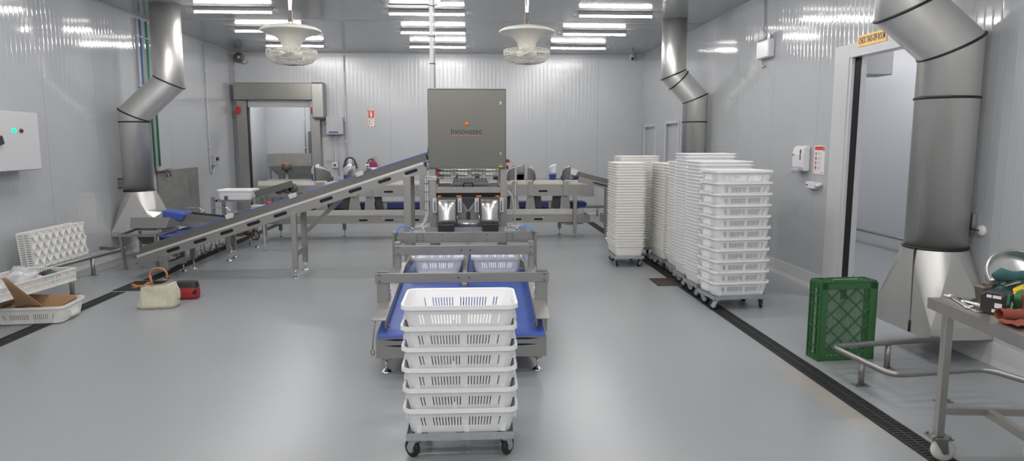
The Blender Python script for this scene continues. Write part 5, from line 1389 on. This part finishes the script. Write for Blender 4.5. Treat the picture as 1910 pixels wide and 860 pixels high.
def blob(name, m, c, size, seed, label, cat, rough=0.25, parent=None, grp=None, flat=0.0, sub=3):
    bm = bmesh.new(); bmesh.ops.create_icosphere(bm, subdivisions=sub, radius=1.0)
    rnd = random.Random(seed); ph = [rnd.uniform(0, 6.28) for _ in range(9)]; fr = [rnd.uniform(1.5, 4.5) for _ in range(9)]
    for v in bm.verts:
        p = v.co.copy(); d = 0
        for k in range(3):
            d += math.sin(p.x * fr[3 * k] + ph[3 * k]) * math.sin(p.y * fr[3 * k + 1] + ph[3 * k + 1]) * math.cos(p.z * fr[3 * k + 2] + ph[3 * k + 2])
        q = p * (1 + rough * d)
        q.z = max(q.z, -flat) if flat else q.z
        v.co = Vector((q.x * size[0], q.y * size[1], q.z * size[2]))
    for f in bm.faces: f.smooth = True
    me = bpy.data.meshes.new(name); bm.to_mesh(me); bm.free(); me.materials.append(M[m])
    o = bpy.data.objects.new(name, me); C.objects.link(o); o.location = c
    if parent: o.parent = parent
    else: tag(o, label, cat, grp)
    return o
blob('plastic_bag', 'clear_bag', (-4.30, 6.72, 0.345), (0.13, 0.22, 0.10), 3, 'crumpled clear plastic bag inside the basket on left rail', 'bag', rough=0.35, flat=0.8)
blob('plastic_bag', 'clear_bag', (-4.30, 6.30, 0.32), (0.12, 0.16, 0.065), 8, 'flatter clear plastic bag at the near end of left basket', 'bag', rough=0.35, flat=0.8)
blob('dark_glove', 'dark_grey_plastic', (-4.22, 6.97, 0.335), (0.08, 0.06, 0.04), 5, 'dark grey glove lying in the basket on left rail', 'glove', flat=0.8)
blob('teal_rag', 'teal_cloth', (-4.15, 6.93, 0.325), (0.05, 0.09, 0.035), 6, 'small teal rag in the basket on left rail', 'rag', flat=0.8)
blob('blue_wrapper', 'sign_purple', (-4.28, 6.08, 0.305), (0.09, 0.05, 0.03), 7, 'dark blue wrapper in the near end of left basket', 'wrapper', flat=0.8)
# leaning basket, underside with diamond ribs
t = thing('hatcher_basket', 'white basket on its side against left wall showing diamond ribbed underside', 'basket', (0, 0, 0))
b = basket('', 1.06, 0.40, 0.145); b.build('walls', 'basket_white', t)
MB().box(-0.525, 0.525, -0.195, 0.195, 0.004, 0.008).build('floor_panel', 'basket_white', t)
r = MB(); dx = 0.13; hh = 0.195
def clip(x0, z0, x1, z1):
    out = []
    for s in range(2): pass
    p = Vector((x0, z0)); q = Vector((x1, z1)); d = q - p; t0, t1 = 0.0, 1.0
    for (pp, qq) in ((-d.x, p.x + 0.525), (d.x, 0.525 - p.x)):
        if abs(pp) < 1e-9:
            continue
        rr = qq / pp
        if pp < 0: t0 = max(t0, rr)
        else: t1 = min(t1, rr)
    return (p + d * t0, p + d * t1) if t0 < t1 else None
for k in range(-4, 13):
    for s in (-1, 1):
        xs = -0.525 + k * dx
        c_ = clip(xs, -hh * s, xs + 0.30, hh * s)
        if c_: r.bar((c_[0].x, c_[0].y, -0.007), (c_[1].x, c_[1].y, -0.007), 0.007, 0.022)
r.build('diamond_rib', 'basket_white', t)
# stand it up: local -Z (underside) faces the room (+X)
t.matrix_world = Matrix.Translation((-4.80, 8.17, 0.462)) @ Matrix.Rotation(0.07, 4, 'Y') @ Matrix(((0, 0, -1, 0), (1, 0, 0, 0), (0, 1, 0, 0), (0, 0, 0, 1))).to_4x4() if False else \
    Matrix.Translation((-4.765, 8.17, 0.462)) @ Matrix.Rotation(-0.09, 4, 'Y') @ Matrix.Rotation(0.02, 4, 'Z') @ Matrix(((0, 0, -1, 0), (-1, 0, 0, 0), (0, 1, 0, 0), (0, 0, 0, 1)))
# tray with cardboard on floor
FT = tray_mesh('floor_tray', 'basket_white', L=0.62, W=0.48, Hh=0.155)
tray(FT, (-4.02, 6.48, 0.009), 0.10, 'off white tray of folded cardboard on floor by left drain')
t = thing('cardboard_box', 'flattened brown cardboard box lying in the floor tray', 'cardboard', (-4.02, 6.45, 0.02))
q = MB()
q.plate([(-4.24, 6.36, 0.03), (-3.80, 6.40, 0.03), (-3.82, 6.64, 0.03), (-4.24, 6.62, 0.03)], 0.005)
q.plate([(-3.815, 6.63, 0.03), (-4.22, 6.60, 0.03), (-4.28, 6.66, 0.20), (-3.795, 6.68, 0.185)], 0.005)
q.plate([(-3.80, 6.40, 0.03), (-3.815, 6.63, 0.03), (-3.795, 6.68, 0.17), (-3.77, 6.42, 0.165)], 0.005)
q.plate([(-4.23, 6.35, 0.03), (-3.82, 6.385, 0.03), (-3.82, 6.345, 0.155), (-4.20, 6.30, 0.145)], 0.005)
q.build('panel', 'cardboard', t)
rows = []
for k in range(7):
    u = k / 6
    x = -3.99 + 0.075 * u; y = 6.30 - 0.42 * u + 0.06 * math.sin(PI * u); z = 0.150 + 0.20 * u + 0.165 * u ** 2.5; hwid = 0.115 * (1 - u) + 0.012
    rows.append([(x - hwid, y - 0.01, z), (x, y, z + 0.018 * (1 - u)), (x + hwid, y + 0.01, z)])
f = MB(); f.sheet(rows); fo = f.build('flap', 'cardboard', t); fo.modifiers.new('s', 'SOLIDIFY').thickness = 0.005
rows = []
for k in range(7):
    a = PI * k / 6
    rows.append([(-4.15 - 0.11 * math.cos(a), 6.31, 0.145 + 0.055 * math.sin(a)), (-4.17 - 0.11 * math.cos(a), 6.48, 0.135 + 0.06 * math.sin(a))])
f = MB(); f.sheet(rows); fo = f.build('flap', 'cardboard', t); fo.modifiers.new('s', 'SOLIDIFY').thickness = 0.005

# canvas tote bag
t = thing('tote_bag', 'cream canvas tote bag with tan leather handles on the floor', 'bag', (-3.13, 6.9, 0))
bm_ = MB(); rows = []
nx, nz_ = 28, 9
for j in range(nz_):
    v = j / (nz_ - 1); z = 0.004 + v * 0.235
    w = 0.185 - 0.03 * v * v; d = 0.095 - 0.045 * v
    r = []
    for i in range(nx):
        a = 2 * PI * i / nx; ca, sa = math.cos(a), math.sin(a)
        e = 0.55
        x = w * (abs(ca) ** e) * (1 if ca >= 0 else -1); y = d * (abs(sa) ** e) * (1 if sa >= 0 else -1)
        wr_ = 0.007 * math.sin(5 * a + 6 * v) * math.sin(v * 3.1) + 0.006 * math.sin(9 * x * 8 + 3 * v)
        zz = z + (0.035 * v * (x / 0.18)) + (-0.022 * v * math.sin((x + 0.1) * 9) if j == nz_ - 1 else 0)
        r.append((-3.13 + x + 0.012 * v, 6.9 + y + wr_ + 0.10 * x, zz))
    r.append(r[0]); rows.append(r)
bm_.sheet(rows)
bm_.bm.verts.ensure_lookup_table()
o = None
bottom = [bm_.bm.verts[i] for i in range(nx)]
bm_.bm.faces.new(bottom)
o = bm_.build('body', 'canvas', t); bmm = o.modifiers.new('s', 'SOLIDIFY'); bmm.thickness = 0.004
def strap(pts, wd, th, name, m, parent):
    s = MB()
    rr = []
    for i, p in enumerate(pts):
        p = Vector(p); rr.append([p + Vector((0, -wd / 2, 0)), p + Vector((0, wd / 2, 0))])
    s.sheet(rr); ob = s.build(name, m, parent); ob.modifiers.new('s', 'SOLIDIFY').thickness = th
    return ob
hp = [(-3.19, 6.87, 0.25), (-3.185, 6.87, 0.30), (-3.19, 6.88, 0.335), (-3.20, 6.89, 0.37)]
hs_ = MB(); hs_.tube([(-3.155, 6.85, 0.235), (-3.165, 6.85, 0.28), (-3.175, 6.855, 0.33)], 0.012, 8)
hs_.build('handle_stub', 'leather_tan', t)
hs_ = MB(); hs_.tube([(-3.20, 6.93, 0.25), (-3.215, 6.93, 0.33), (-3.19, 6.935, 0.375), (-3.14, 6.935, 0.39), (-3.08, 6.935, 0.38), (-3.045, 6.93, 0.345), (-3.04, 6.93, 0.26)], 0.010, 8); hs_.build('handle', 'leather_tan', t)
hs_ = MB(); hs_.tube([(-3.30, 6.83, 0.215), (-3.32, 6.80, 0.225), (-3.31, 6.78, 0.255), (-3.26, 6.765, 0.24), (-3.20, 6.77, 0.245), (-3.165, 6.79, 0.27), (-3.155, 6.82, 0.25)], 0.010, 8); hs_.build('handle', 'leather_tan', t)
cl_ = blob('cloth', 'canvas', (0.16, 0.03, 0.15), (0.035, 0.05, 0.10), 21, '', '', parent=t)
cl_.name = 'loose_lining'
t = thing('lunch_bag', 'small red and black bag on the floor behind the tote', 'bag', (-3.0, 7.28, 0))
q = MB(); rows = []
for j in range(7):
    v = j / 6; z = 0.004 + 0.12 * v; w = 0.115 + 0.008 * math.sin(v * PI); d = 0.07 + 0.008 * math.sin(v * PI)
    r = [(-3.0 + w * (abs(math.cos(a)) ** 0.5) * (1 if math.cos(a) >= 0 else -1), 7.28 + d * (abs(math.sin(a)) ** 0.5) * (1 if math.sin(a) >= 0 else -1), z) for a in [2 * PI * i / 24 for i in range(24)]]
    r.append(r[0]); rows.append(r)
q.sheet(rows); q.bm.verts.ensure_lookup_table(); q.bm.faces.new([q.bm.verts[i] for i in range(24)]); q.build('body', 'red_bag', t)
q = MB(); rows = []
for j in range(4):
    v = j / 3; z = 0.124 + 0.06 * v; w = 0.12 * (1 - 0.1 * v); d = 0.072 * (1 - 0.25 * v)
    r = [(-3.0 + w * (abs(math.cos(a)) ** 0.5) * (1 if math.cos(a) >= 0 else -1), 7.28 + d * (abs(math.sin(a)) ** 0.5) * (1 if math.sin(a) >= 0 else -1), z) for a in [2 * PI * i / 24 for i in range(24)]]
    r.append(r[0]); rows.append(r)
q.sheet(rows); q.bm.verts.ensure_lookup_table(); q.bm.faces.new([q.bm.verts[3 * 25 + i] for i in range(24)]); q.build('lid', 'black_rubber', t, bevel=0.004)
q = MB(); q.prism([(-2.93, 0.06), (-2.90, 0.10), (-2.878, 0.12), (-2.878, 0.06)], 'y', 7.205, 7.212); q.build('side_panel', 'black_rubber', t)

# ================================================================== RIGHT FOREGROUND
# floor rail round the hood
t = thing('floor_rail', 'bent steel bump rail around the right duct hood', 'rail', (2.8, 4.3, 0))
def rounded(pts, r=0.08, n=5):
    out = [Vector(pts[0])]
    for a, b, c in zip(pts, pts[1:], pts[2:]):
        a, b, c = Vector(a), Vector(b), Vector(c); d1 = (a - b).normalized(); d2 = (c - b).normalized()
        p0 = b + d1 * r; p1 = b + d2 * r
        for k in range(n + 1):
            s = k / n; out.append(p0 * (1 - s) ** 2 + b * 2 * s * (1 - s) + p1 * s ** 2)
    out.append(Vector(pts[-1])); return out
q = MB(); q.tube(rounded([(3.45, 4.68, 0.2), (2.57, 4.56, 0.2), (2.63, 3.95, 0.2), (3.30, 4.03, 0.2), (3.40, 3.75, 0.2), (3.75, 2.6, 0.2)], 0.09), 0.02, 12); q.build('rail', 'steel', t)
for x, y in ((2.65, 4.31), (3.035, 4.63), (3.013, 4.0), (3.60, 3.08)):
    q = MB(); q.cyl((x, y, 0), (x, y, 0.19), 0.02, 14).box(x - 0.05, x + 0.05, y - 0.03, y + 0.03, 0.0, 0.006).cyl((x - 0.035, y, 0.006), (x - 0.035, y, 0.016), 0.008, 8).cyl((x + 0.035, y, 0.006), (x + 0.035, y, 0.016), 0.008, 8)
    q.build('post', 'steel', t)

# green crate standing on end
t = thing('green_crate', 'green plastic crate standing on its short end beside the doorway', 'crate', (2.83, 4.95, 0))
BASE[t.name] = Vector((0, 0, 0))
gw, gh, gd = 0.44, 0.60, 0.16     # width, height, depth; open side faces back (+Y), base grid faces camera (-Y)
bw = MB()
n1 = 58
def lattice(mb, x0, x1, z0, z1, y, step, wd):
    k = 0
    x = x0
    while x <= x1: mb.box(x - wd / 2, x + wd / 2, y, y + 0.004, z0, z1); x += step
    z = z0
    while z <= z1: mb.box(x0, x1, y + 0.0005, y + 0.0035, z - wd / 2, z + wd / 2); z += step
lattice(bw, -gw / 2 + 0.05, gw / 2 - 0.05, 0.085, gh - 0.05, 0.02, 0.0105, 0.0036)
bw.build('base_mesh', 'green_crate', t)
rb_ = MB()
def seg2(x0, z0, x1, z1):
    # clip to the base panel
    p = Vector((x0, z0)); d = Vector((x1 - x0, z1 - z0)); t0, t1 = 0.0, 1.0
    for pp, qq in ((-d.x, p.x + gw / 2 - 0.05), (d.x, gw / 2 - 0.05 - p.x), (-d.y, p.y - 0.085), (d.y, gh - 0.05 - p.y)):
        if abs(pp) < 1e-9: continue
        rr = qq / pp
        if pp < 0: t0 = max(t0, rr)
        else: t1 = min(t1, rr)
    if t0 < t1: rb_.bar((p.x + d.x * t0, 0.018, p.y + d.y * t0), (p.x + d.x * t1, 0.018, p.y + d.y * t1), 0.006, 0.016, up=(0, 1, 0))
for k in range(-6, 10):
    for s in (-1, 1):
        z = 0.11 + k * 0.125; seg2(-0.4, z - 0.4 * s * 0.95, 0.4, z + 0.4 * s * 0.95)
rb_.build('base_rib', 'green_crate', t)
fr = MB()
for x0, x1 in ((-gw / 2, -gw / 2 + 0.05), (gw / 2 - 0.05, gw / 2)): fr.box(x0, x1, 0.012, 0.024, 0.0, gh)
fr.box(-gw / 2, gw / 2, 0.012, 0.024, gh - 0.05, gh)
fr.slotted((-gw / 2 + 0.05, 0.024, 0.0), (1, 0, 0), (0, 0, 1), (0, -1, 0), gw - 0.10, 0.085, [(0.03 + 0.026 * k, 0.042, 0.02, 0.012) for k in range(4)] + [(0.19, 0.042, 0.12, 0.008)] + [(0.28 + 0.026 * k, 0.042, 0.02, 0.012) for k in range(2)], 0.012)
fr.build('base_frame', 'green_crate', t)
for s in (-1, 1):      # long walls with slots
    w_ = MB(); w_.slotted((s * gw / 2, 0.0, 0.0), (0, 1, 0), (0, 0, 1), (s, 0, 0), gd, 0.05, [], 0.004)
    w_.slotted((s * gw / 2, 0.0, gh - 0.05), (0, 1, 0), (0, 0, 1), (s, 0, 0), gd, 0.05, [], 0.004)
    xw0, xw1 = sorted((s * gw / 2, s * gw / 2 - s * 0.004))
    for y0, y1 in ((0.012, 0.05), (gd - 0.05, gd)): w_.box(xw0, xw1, y0, y1, 0.05, gh - 0.05)
    for k in range(30):
        z = 0.05 + k * (gh - 0.1) / 30; w_.hexa([(xw0, 0.05, z), (xw1, 0.05, z), (xw1, gd - 0.05, z + 0.012), (xw0, gd - 0.05, z + 0.012), (xw0, 0.05, z + 0.008), (xw1, 0.05, z + 0.008), (xw1, gd - 0.05, z + 0.02), (xw0, gd - 0.05, z + 0.02)])
    w_.build('long_wall', 'green_crate', t)
    g_ = MB()
    for yy in (0.012, 0.05, gd - 0.05, gd - 0.008): g_.box(min(s * gw / 2, s * (gw / 2 + 0.012)), max(s * gw / 2, s * (gw / 2 + 0.012)), yy, yy + 0.007, 0.0, gh)
    for z in (0.0, 0.10, 0.25, 0.42, 0.5, gh - 0.008): g_.box(min(s * gw / 2, s * (gw / 2 + 0.011)), max(s * gw / 2, s * (gw / 2 + 0.011)), 0.012, gd, z, z + 0.007)
    g_.build('wall_rib', 'green_crate', t)
for z0 in (0.0, gh - 0.004):
    w_ = MB(); w_.box(-gw / 2, gw / 2, 0.012, gd, z0, z0 + 0.004); zz = 0.0 if z0 < 0.1 else gh
    w_.build('end_wall', 'green_crate', t)
    if z0 > 0.1:
        g_ = MB()
        for yy in (0.012, 0.045, 0.10, gd - 0.007): g_.box(-gw / 2, gw / 2, yy, yy + 0.007, gh, gh + 0.012)
        for x in (-gw / 2, -0.13, 0.13, gw / 2 - 0.007): g_.box(x, x + 0.007, 0.012, gd, gh, gh + 0.012)
        g_.box(-0.10, 0.10, 0.05, 0.10, gh, gh + 0.014); g_.build('end_rib', 'green_crate', t)
t.location = (2.84, 4.83, 0.001); t.rotation_euler = (0, 0, 0.06)

# work table
t = thing('work_table', 'steel work table on white castors in the right foreground', 'table', (2.35, 3.27, 0))
BASE[t.name] = Vector((0, 0, 0))
TW, TL, TZ = 0.62, 1.9, 0.855
MB().box(0, TW, -TL, 0.03, TZ - 0.006, TZ).build('table_top', 'table_steel', t)
q = MB(); q.box(0, 0.004, -TL, 0.03, TZ - 0.055, TZ - 0.006).box(TW - 0.004, TW, -TL, 0.03, TZ - 0.055, TZ - 0.006).box(0.004, TW - 0.004, 0.026, 0.03, TZ - 0.055, TZ - 0.006).box(0.004, TW - 0.004, -TL, -TL + 0.004, TZ - 0.055, TZ - 0.006)
q.build('apron', 'table_steel', t)
for x in (0.075, TW - 0.075):
    for y in (-0.03, -TL + 0.1):
        lg = MB().box(x - 0.02, x + 0.02, y - 0.02, y + 0.02, 0.135, TZ - 0.006).build('leg', 'table_steel', t, bevel=0.003)
        q = MB(); q.box(x - 0.05, x + 0.055, y - 0.045, y + 0.045, 0.127, 0.135)
        for a in (-0.038, 0.042):
            for b_ in (-0.033, 0.033): q.cyl((x + a, y + b_, 0.135), (x + a, y + b_, 0.152), 0.006, 8)
        for s in (-1, 1): q.prism([(x - 0.03, 0.126), (x + 0.035, 0.126), (x + 0.045, 0.05), (x + 0.02, 0.045)], 'y', y + s * 0.028 - 0.002, y + s * 0.028 + 0.002)
        q.build('castor_bracket', 'steel', lg)
        q = MB(); q.lathe([(0, -0.02), (0.045, -0.02), (0.058, -0.014), (0.06, 0), (0.058, 0.014), (0.045, 0.02), (0, 0.02)], (x + 0.03, y, 0.0605), 28, axis='y'); q.build('wheel', 'nylon_wheel', lg)
q = MB(); q.box(0.095, TW - 0.095, -0.045, -0.015, 0.255, 0.29).box(TW / 2 - 0.02, TW / 2 + 0.02, -TL + 0.1, -0.045, 0.25, 0.288).box(0.095, TW - 0.095, -TL + 0.085, -TL + 0.115, 0.255, 0.29)
q.build('stretcher', 'table_steel', t)
t.location = (2.345, 3.26, 0); t.rotation_euler = (0, 0, -0.115)
TM = Matrix.Translation((2.345, 3.26, 0)) @ Matrix.Rotation(-0.115, 4, 'Z')
Z0 = TZ + 0.0005
# combination spanner
def on_table(name, label, cat, grp=None): return thing(name, label, cat, (0, 0, 0), grp)
t = thing('spanner', 'steel combination spanner lying near the table corner', 'spanner', (2.42, 3.16, Z0))
q = MB(); p0 = Vector((2.455, 3.26, Z0 + 0.008)); p1 = Vector((2.385, 3.06, Z0 + 0.008))
q.bar(p0, p1, 0.018, 0.008)
q.tube([p0 + Vector((0.018 * math.cos(a), 0.02 + 0.018 * math.sin(a), 0)) for a in [2 * PI * k / 16 for k in range(16)]], 0.007, 6, closed=True)
q.tube([p1 + Vector((0.018 * math.cos(a), -0.018 + 0.018 * math.sin(a), 0)) for a in [PI * 0.0 + 1.5 * PI * k / 10 - 0.2 for k in range(11)]], 0.007, 6)
q.build('body', 'bright_steel', t)
t = tag(MB().cyl((2.42, 3.12, Z0 + 0.012), (2.46, 3.0, Z0 + 0.012), 0.012, 12).cyl((2.415, 3.135, Z0 + 0.012), (2.42, 3.12, Z0 + 0.012), 0.009, 12).build('socket_handle', 'bright_steel', base=(2.44, 3.06, Z0)), 'round steel socket bar lying behind the spanner', 'tool')
t = tag(MB().bar((2.44, 3.12, Z0 + 0.004), (2.50, 3.03, Z0 + 0.004), 0.02, 0.006).build('hacksaw_blade', 'dark_plastic', base=(2.46, 3.07, Z0)), 'thin black blade beside the steel socket bar', 'tool')
t = thing('steel_ring', 'small square steel buckle at the table front edge', 'buckle', (2.395, 2.985, Z0))
q = MB()
for a, b in (((-0.025, -0.015), (0.025, -0.015)), ((0.025, -0.015), (0.025, 0.02)), ((0.025, 0.02), (-0.025, 0.02)), ((-0.025, 0.02), (-0.025, -0.015))):
    q.bar((2.395 + a[0], 2.985 + a[1], Z0 + 0.006), (2.395 + b[0], 2.985 + b[1], Z0 + 0.006), 0.012, 0.008)
q.build('frame', 'bright_steel', t)
rs_ = random.Random(4)
for k, (x, y) in enumerate(((2.50, 3.18), (2.535, 3.20), (2.47, 3.22), (2.55, 3.13))):
    a = rs_.uniform(0, 3)
    q = MB(); q.cyl((x, y, Z0 + 0.006), (x + 0.03 * math.cos(a), y + 0.03 * math.sin(a), Z0 + 0.006), 0.005, 8).cyl((x, y, Z0 + 0.0065), (x - 0.006 * math.cos(a), y - 0.006 * math.sin(a), Z0 + 0.0065), 0.0062, 6)
    tag(q.build('bolt', 'grimy_metal', base=(x, y, Z0)), 'small rusty bolt lying on the table behind the spanner', 'bolt', 'loose bolts on the work table')
# dark power tool box with stickers
t = thing('battery_charger', 'black tool battery charger with white labels on the table', 'charger', (0, 0, 0))
BASE[t.name] = Vector((0, 0, 0))
MB().prism([(-0.045, 0.0), (0.05, 0.0), (0.055, 0.085), (0.03, 0.105), (-0.03, 0.105), (-0.045, 0.09)], 'x', -0.055, 0.055).build('case', 'dark_plastic', t, bevel=0.005)
q = MB()
for z, a, b in ((0.085, -0.035, 0.0), (0.085, 0.005, 0.025), (0.05, -0.04, -0.01), (0.02, -0.045, 0.0)):
    q = MB(); q.box(-0.056 + 0, -0.0551, a - 0.0, b, z - 0.008 - (0.008 if z == 0.05 else 0), z + 0.006); q.build('label_sticker', 'sign_white', t)
q = MB(); q.prism([(-0.03, 0.05), (0.0, 0.05), (0.0, 0.10), (-0.02, 0.10)], 'y', -0.0475, -0.0455); q.box(0.012, 0.035, -0.0475, -0.0455, 0.015, 0.05); q.build('green_panel', 'pipe_green', t)
q = MB(); q.prism([(0.02, 0.02), (0.035, 0.015), (0.03, 0.035), (0.04, 0.045), (0.022, 0.06), (0.026, 0.04)], 'y', -0.0478, -0.0465); q.build('arrow_mark', 'sign_white', t)
t.location = (2.455, 2.96, Z0); t.rotation_euler = (0, 0, 0.5)
# rusty bracket / clamp
t = thing('pipe_clamp', 'grimy metal clamp block standing on the table', 'clamp', (2.55, 3.12, Z0))
q = MB(); q.obox((2.515, 3.12, Z0 + 0.05), (0.05, 0.07, 0.10), Matrix.Rotation(-0.2, 3, 'Y')).obox((2.58, 3.12, Z0 + 0.045), (0.05, 0.08, 0.09), Matrix.Rotation(0.25, 3, 'Y')).cyl((2.50, 3.11, Z0 + 0.102), (2.56, 3.11, Z0 + 0.108), 0.016, 10)
q.build('body', 'grimy_metal', t, bevel=0.006)
q = MB(); q.bar((2.57, 3.08, Z0 + 0.105), (2.63, 3.06, Z0 + 0.13), 0.05, 0.006); q.build('cover_plate', 'bright_steel', t)
# large round reel / drum lid
t = thing('round_pan', 'large round steel pan tilted upright at the table back', 'pan', (2.72, 3.05, Z0))
q = MB(); prof = [(q_[0] * 0.84, q_[1]) for q_ in [(0.0, 0.0), (0.145, 0.0), (0.165, 0.02), (0.17, 0.05), (0.178, 0.055), (0.182, 0.045), (0.176, 0.016), (0.15, -0.008), (0.0, -0.008)]]
q.lathe(prof, (0, 0, 0), 40)
o = None
Rm = Matrix.Translation((2.73, 3.19, Z0 + 0.098)) @ Matrix.Rotation(-0.25, 4, 'Y') @ Matrix.Rotation(0.85, 4, 'X')
for v in q.bm.verts: v.co = Rm @ v.co
zmin = min(v.co.z for v in q.bm.verts)
for v in q.bm.verts: v.co.z += Z0 - zmin
q.build('pan', 'bright_steel', t)
h = MB(); h.cyl((2.585, 3.15, Z0 + 0.115), (2.555, 3.12, Z0 + 0.085), 0.016, 12); h.build('clip', 'sign_white', t)
# cloths, gloves, cable
def cloth(name, m, c, size, seed, label, cat, rough=0.3):
    return blob(name, m, c, size, seed, label, cat, rough=rough, flat=0.75, sub=4)
cloth('teal_jacket', 'teal_cloth', (2.67, 3.10, Z0 + 0.075), (0.13, 0.07, 0.06), 31, 'bundled teal work jacket heaped on the table', 'jacket', 0.35)
q = MB(); q.tube([(2.55, 3.11, Z0 + 0.135), (2.58, 3.10, Z0 + 0.155), (2.63, 3.09, Z0 + 0.145), (2.70, 3.08, Z0 + 0.155), (2.79, 3.06, Z0 + 0.165)], 0.02, 10, radii=[0.022, 0.03, 0.024, 0.022, 0.026])
tag(q.build('teal_sleeve', 'teal_cloth', base=(2.7, 2.97, Z0)), 'rolled teal sleeve lying on top of the jacket heap', 'sleeve')
cloth('green_jacket', 'green_cloth', (2.61, 2.97, Z0 + 0.045), (0.08, 0.05, 0.06), 33, 'dark green fabric bundle behind the red rags', 'fabric', 0.3)
q = MB()
for k in range(5):
    a0 = k * 0.25
    q.tube([(2.65 + 0.075 * math.cos(a) + 0.006 * k, 3.01 + 0.03 * math.sin(a) - 0.004 * k, Z0 + 0.09 + 0.007 * k + 0.012 * math.sin(a + a0)) for a in [2 * PI * j / 20 for j in range(20)]], 0.006, 8, closed=True)
q.tube([(2.58, 3.01, Z0 + 0.09), (2.56, 2.99, Z0 + 0.085), (2.54, 2.98, Z0 + 0.075)], 0.007, 8)
tag(q.build('yellow_cable', 'yellow', base=(2.62, 2.9, Z0)), 'coil of yellow cable on top of the green bundle', 'cable')
q = MB(); rows = []
for k in range(8):
    u = k / 7; rows.append([(2.515 + 0.012 * math.sin(u * 3), 2.905, Z0 + 0.10 - 0.098 * u), (2.55 + 0.016 * math.sin(u * 3), 2.90, Z0 + 0.105 - 0.10 * u)])
q.sheet(rows); o = q.build('red_strap', 'red_cloth', base=(2.49, 2.8, Z0)); o.modifiers.new('s', 'SOLIDIFY').thickness = 0.006
tag(o, 'dull red fabric strap hanging over the green bundle', 'strap')
q = MB(); rows = []
for k in range(11):
    a = 2 * PI * k / 10
    rows.append([(2.345 + 0.012 * j, 2.815 + 0.028 * math.cos(a) - 0.0035 * j, Z0 + 0.033 + (0.026 + 0.004 * math.sin(j * 2.1)) * math.sin(a)) for j in range(0, 24)])
q.sheet(rows)
o = q.build('red_rag', 'red_cloth', base=(2.5, 2.74, Z0)); o.modifiers.new('s', 'SOLIDIFY').thickness = 0.003
tag(o, 'rolled rust red cloth on the table front edge', 'cloth')
q = MB(); rows = []
for i in range(9):
    rows.append([(2.325 + 0.30 * j / 15, 2.685 + 0.11 * i / 8 + 0.006 * math.sin(j) - 0.06 * j / 15, Z0 + 0.006 + 0.005 * (1 + math.sin(j * 1.3 + i * 0.9)) + (0.018 * max(0, math.sin(j * 0.55 - 1)) if i < 6 else 0)) for j in range(16)])
q.sheet(rows); o = q.build('red_rag', 'red_cloth', base=(2.5, 2.7, Z0)); o.modifiers.new('s', 'SOLIDIFY').thickness = 0.003
tag(o, 'creased rust red cloth spread under the rolled one', 'cloth')
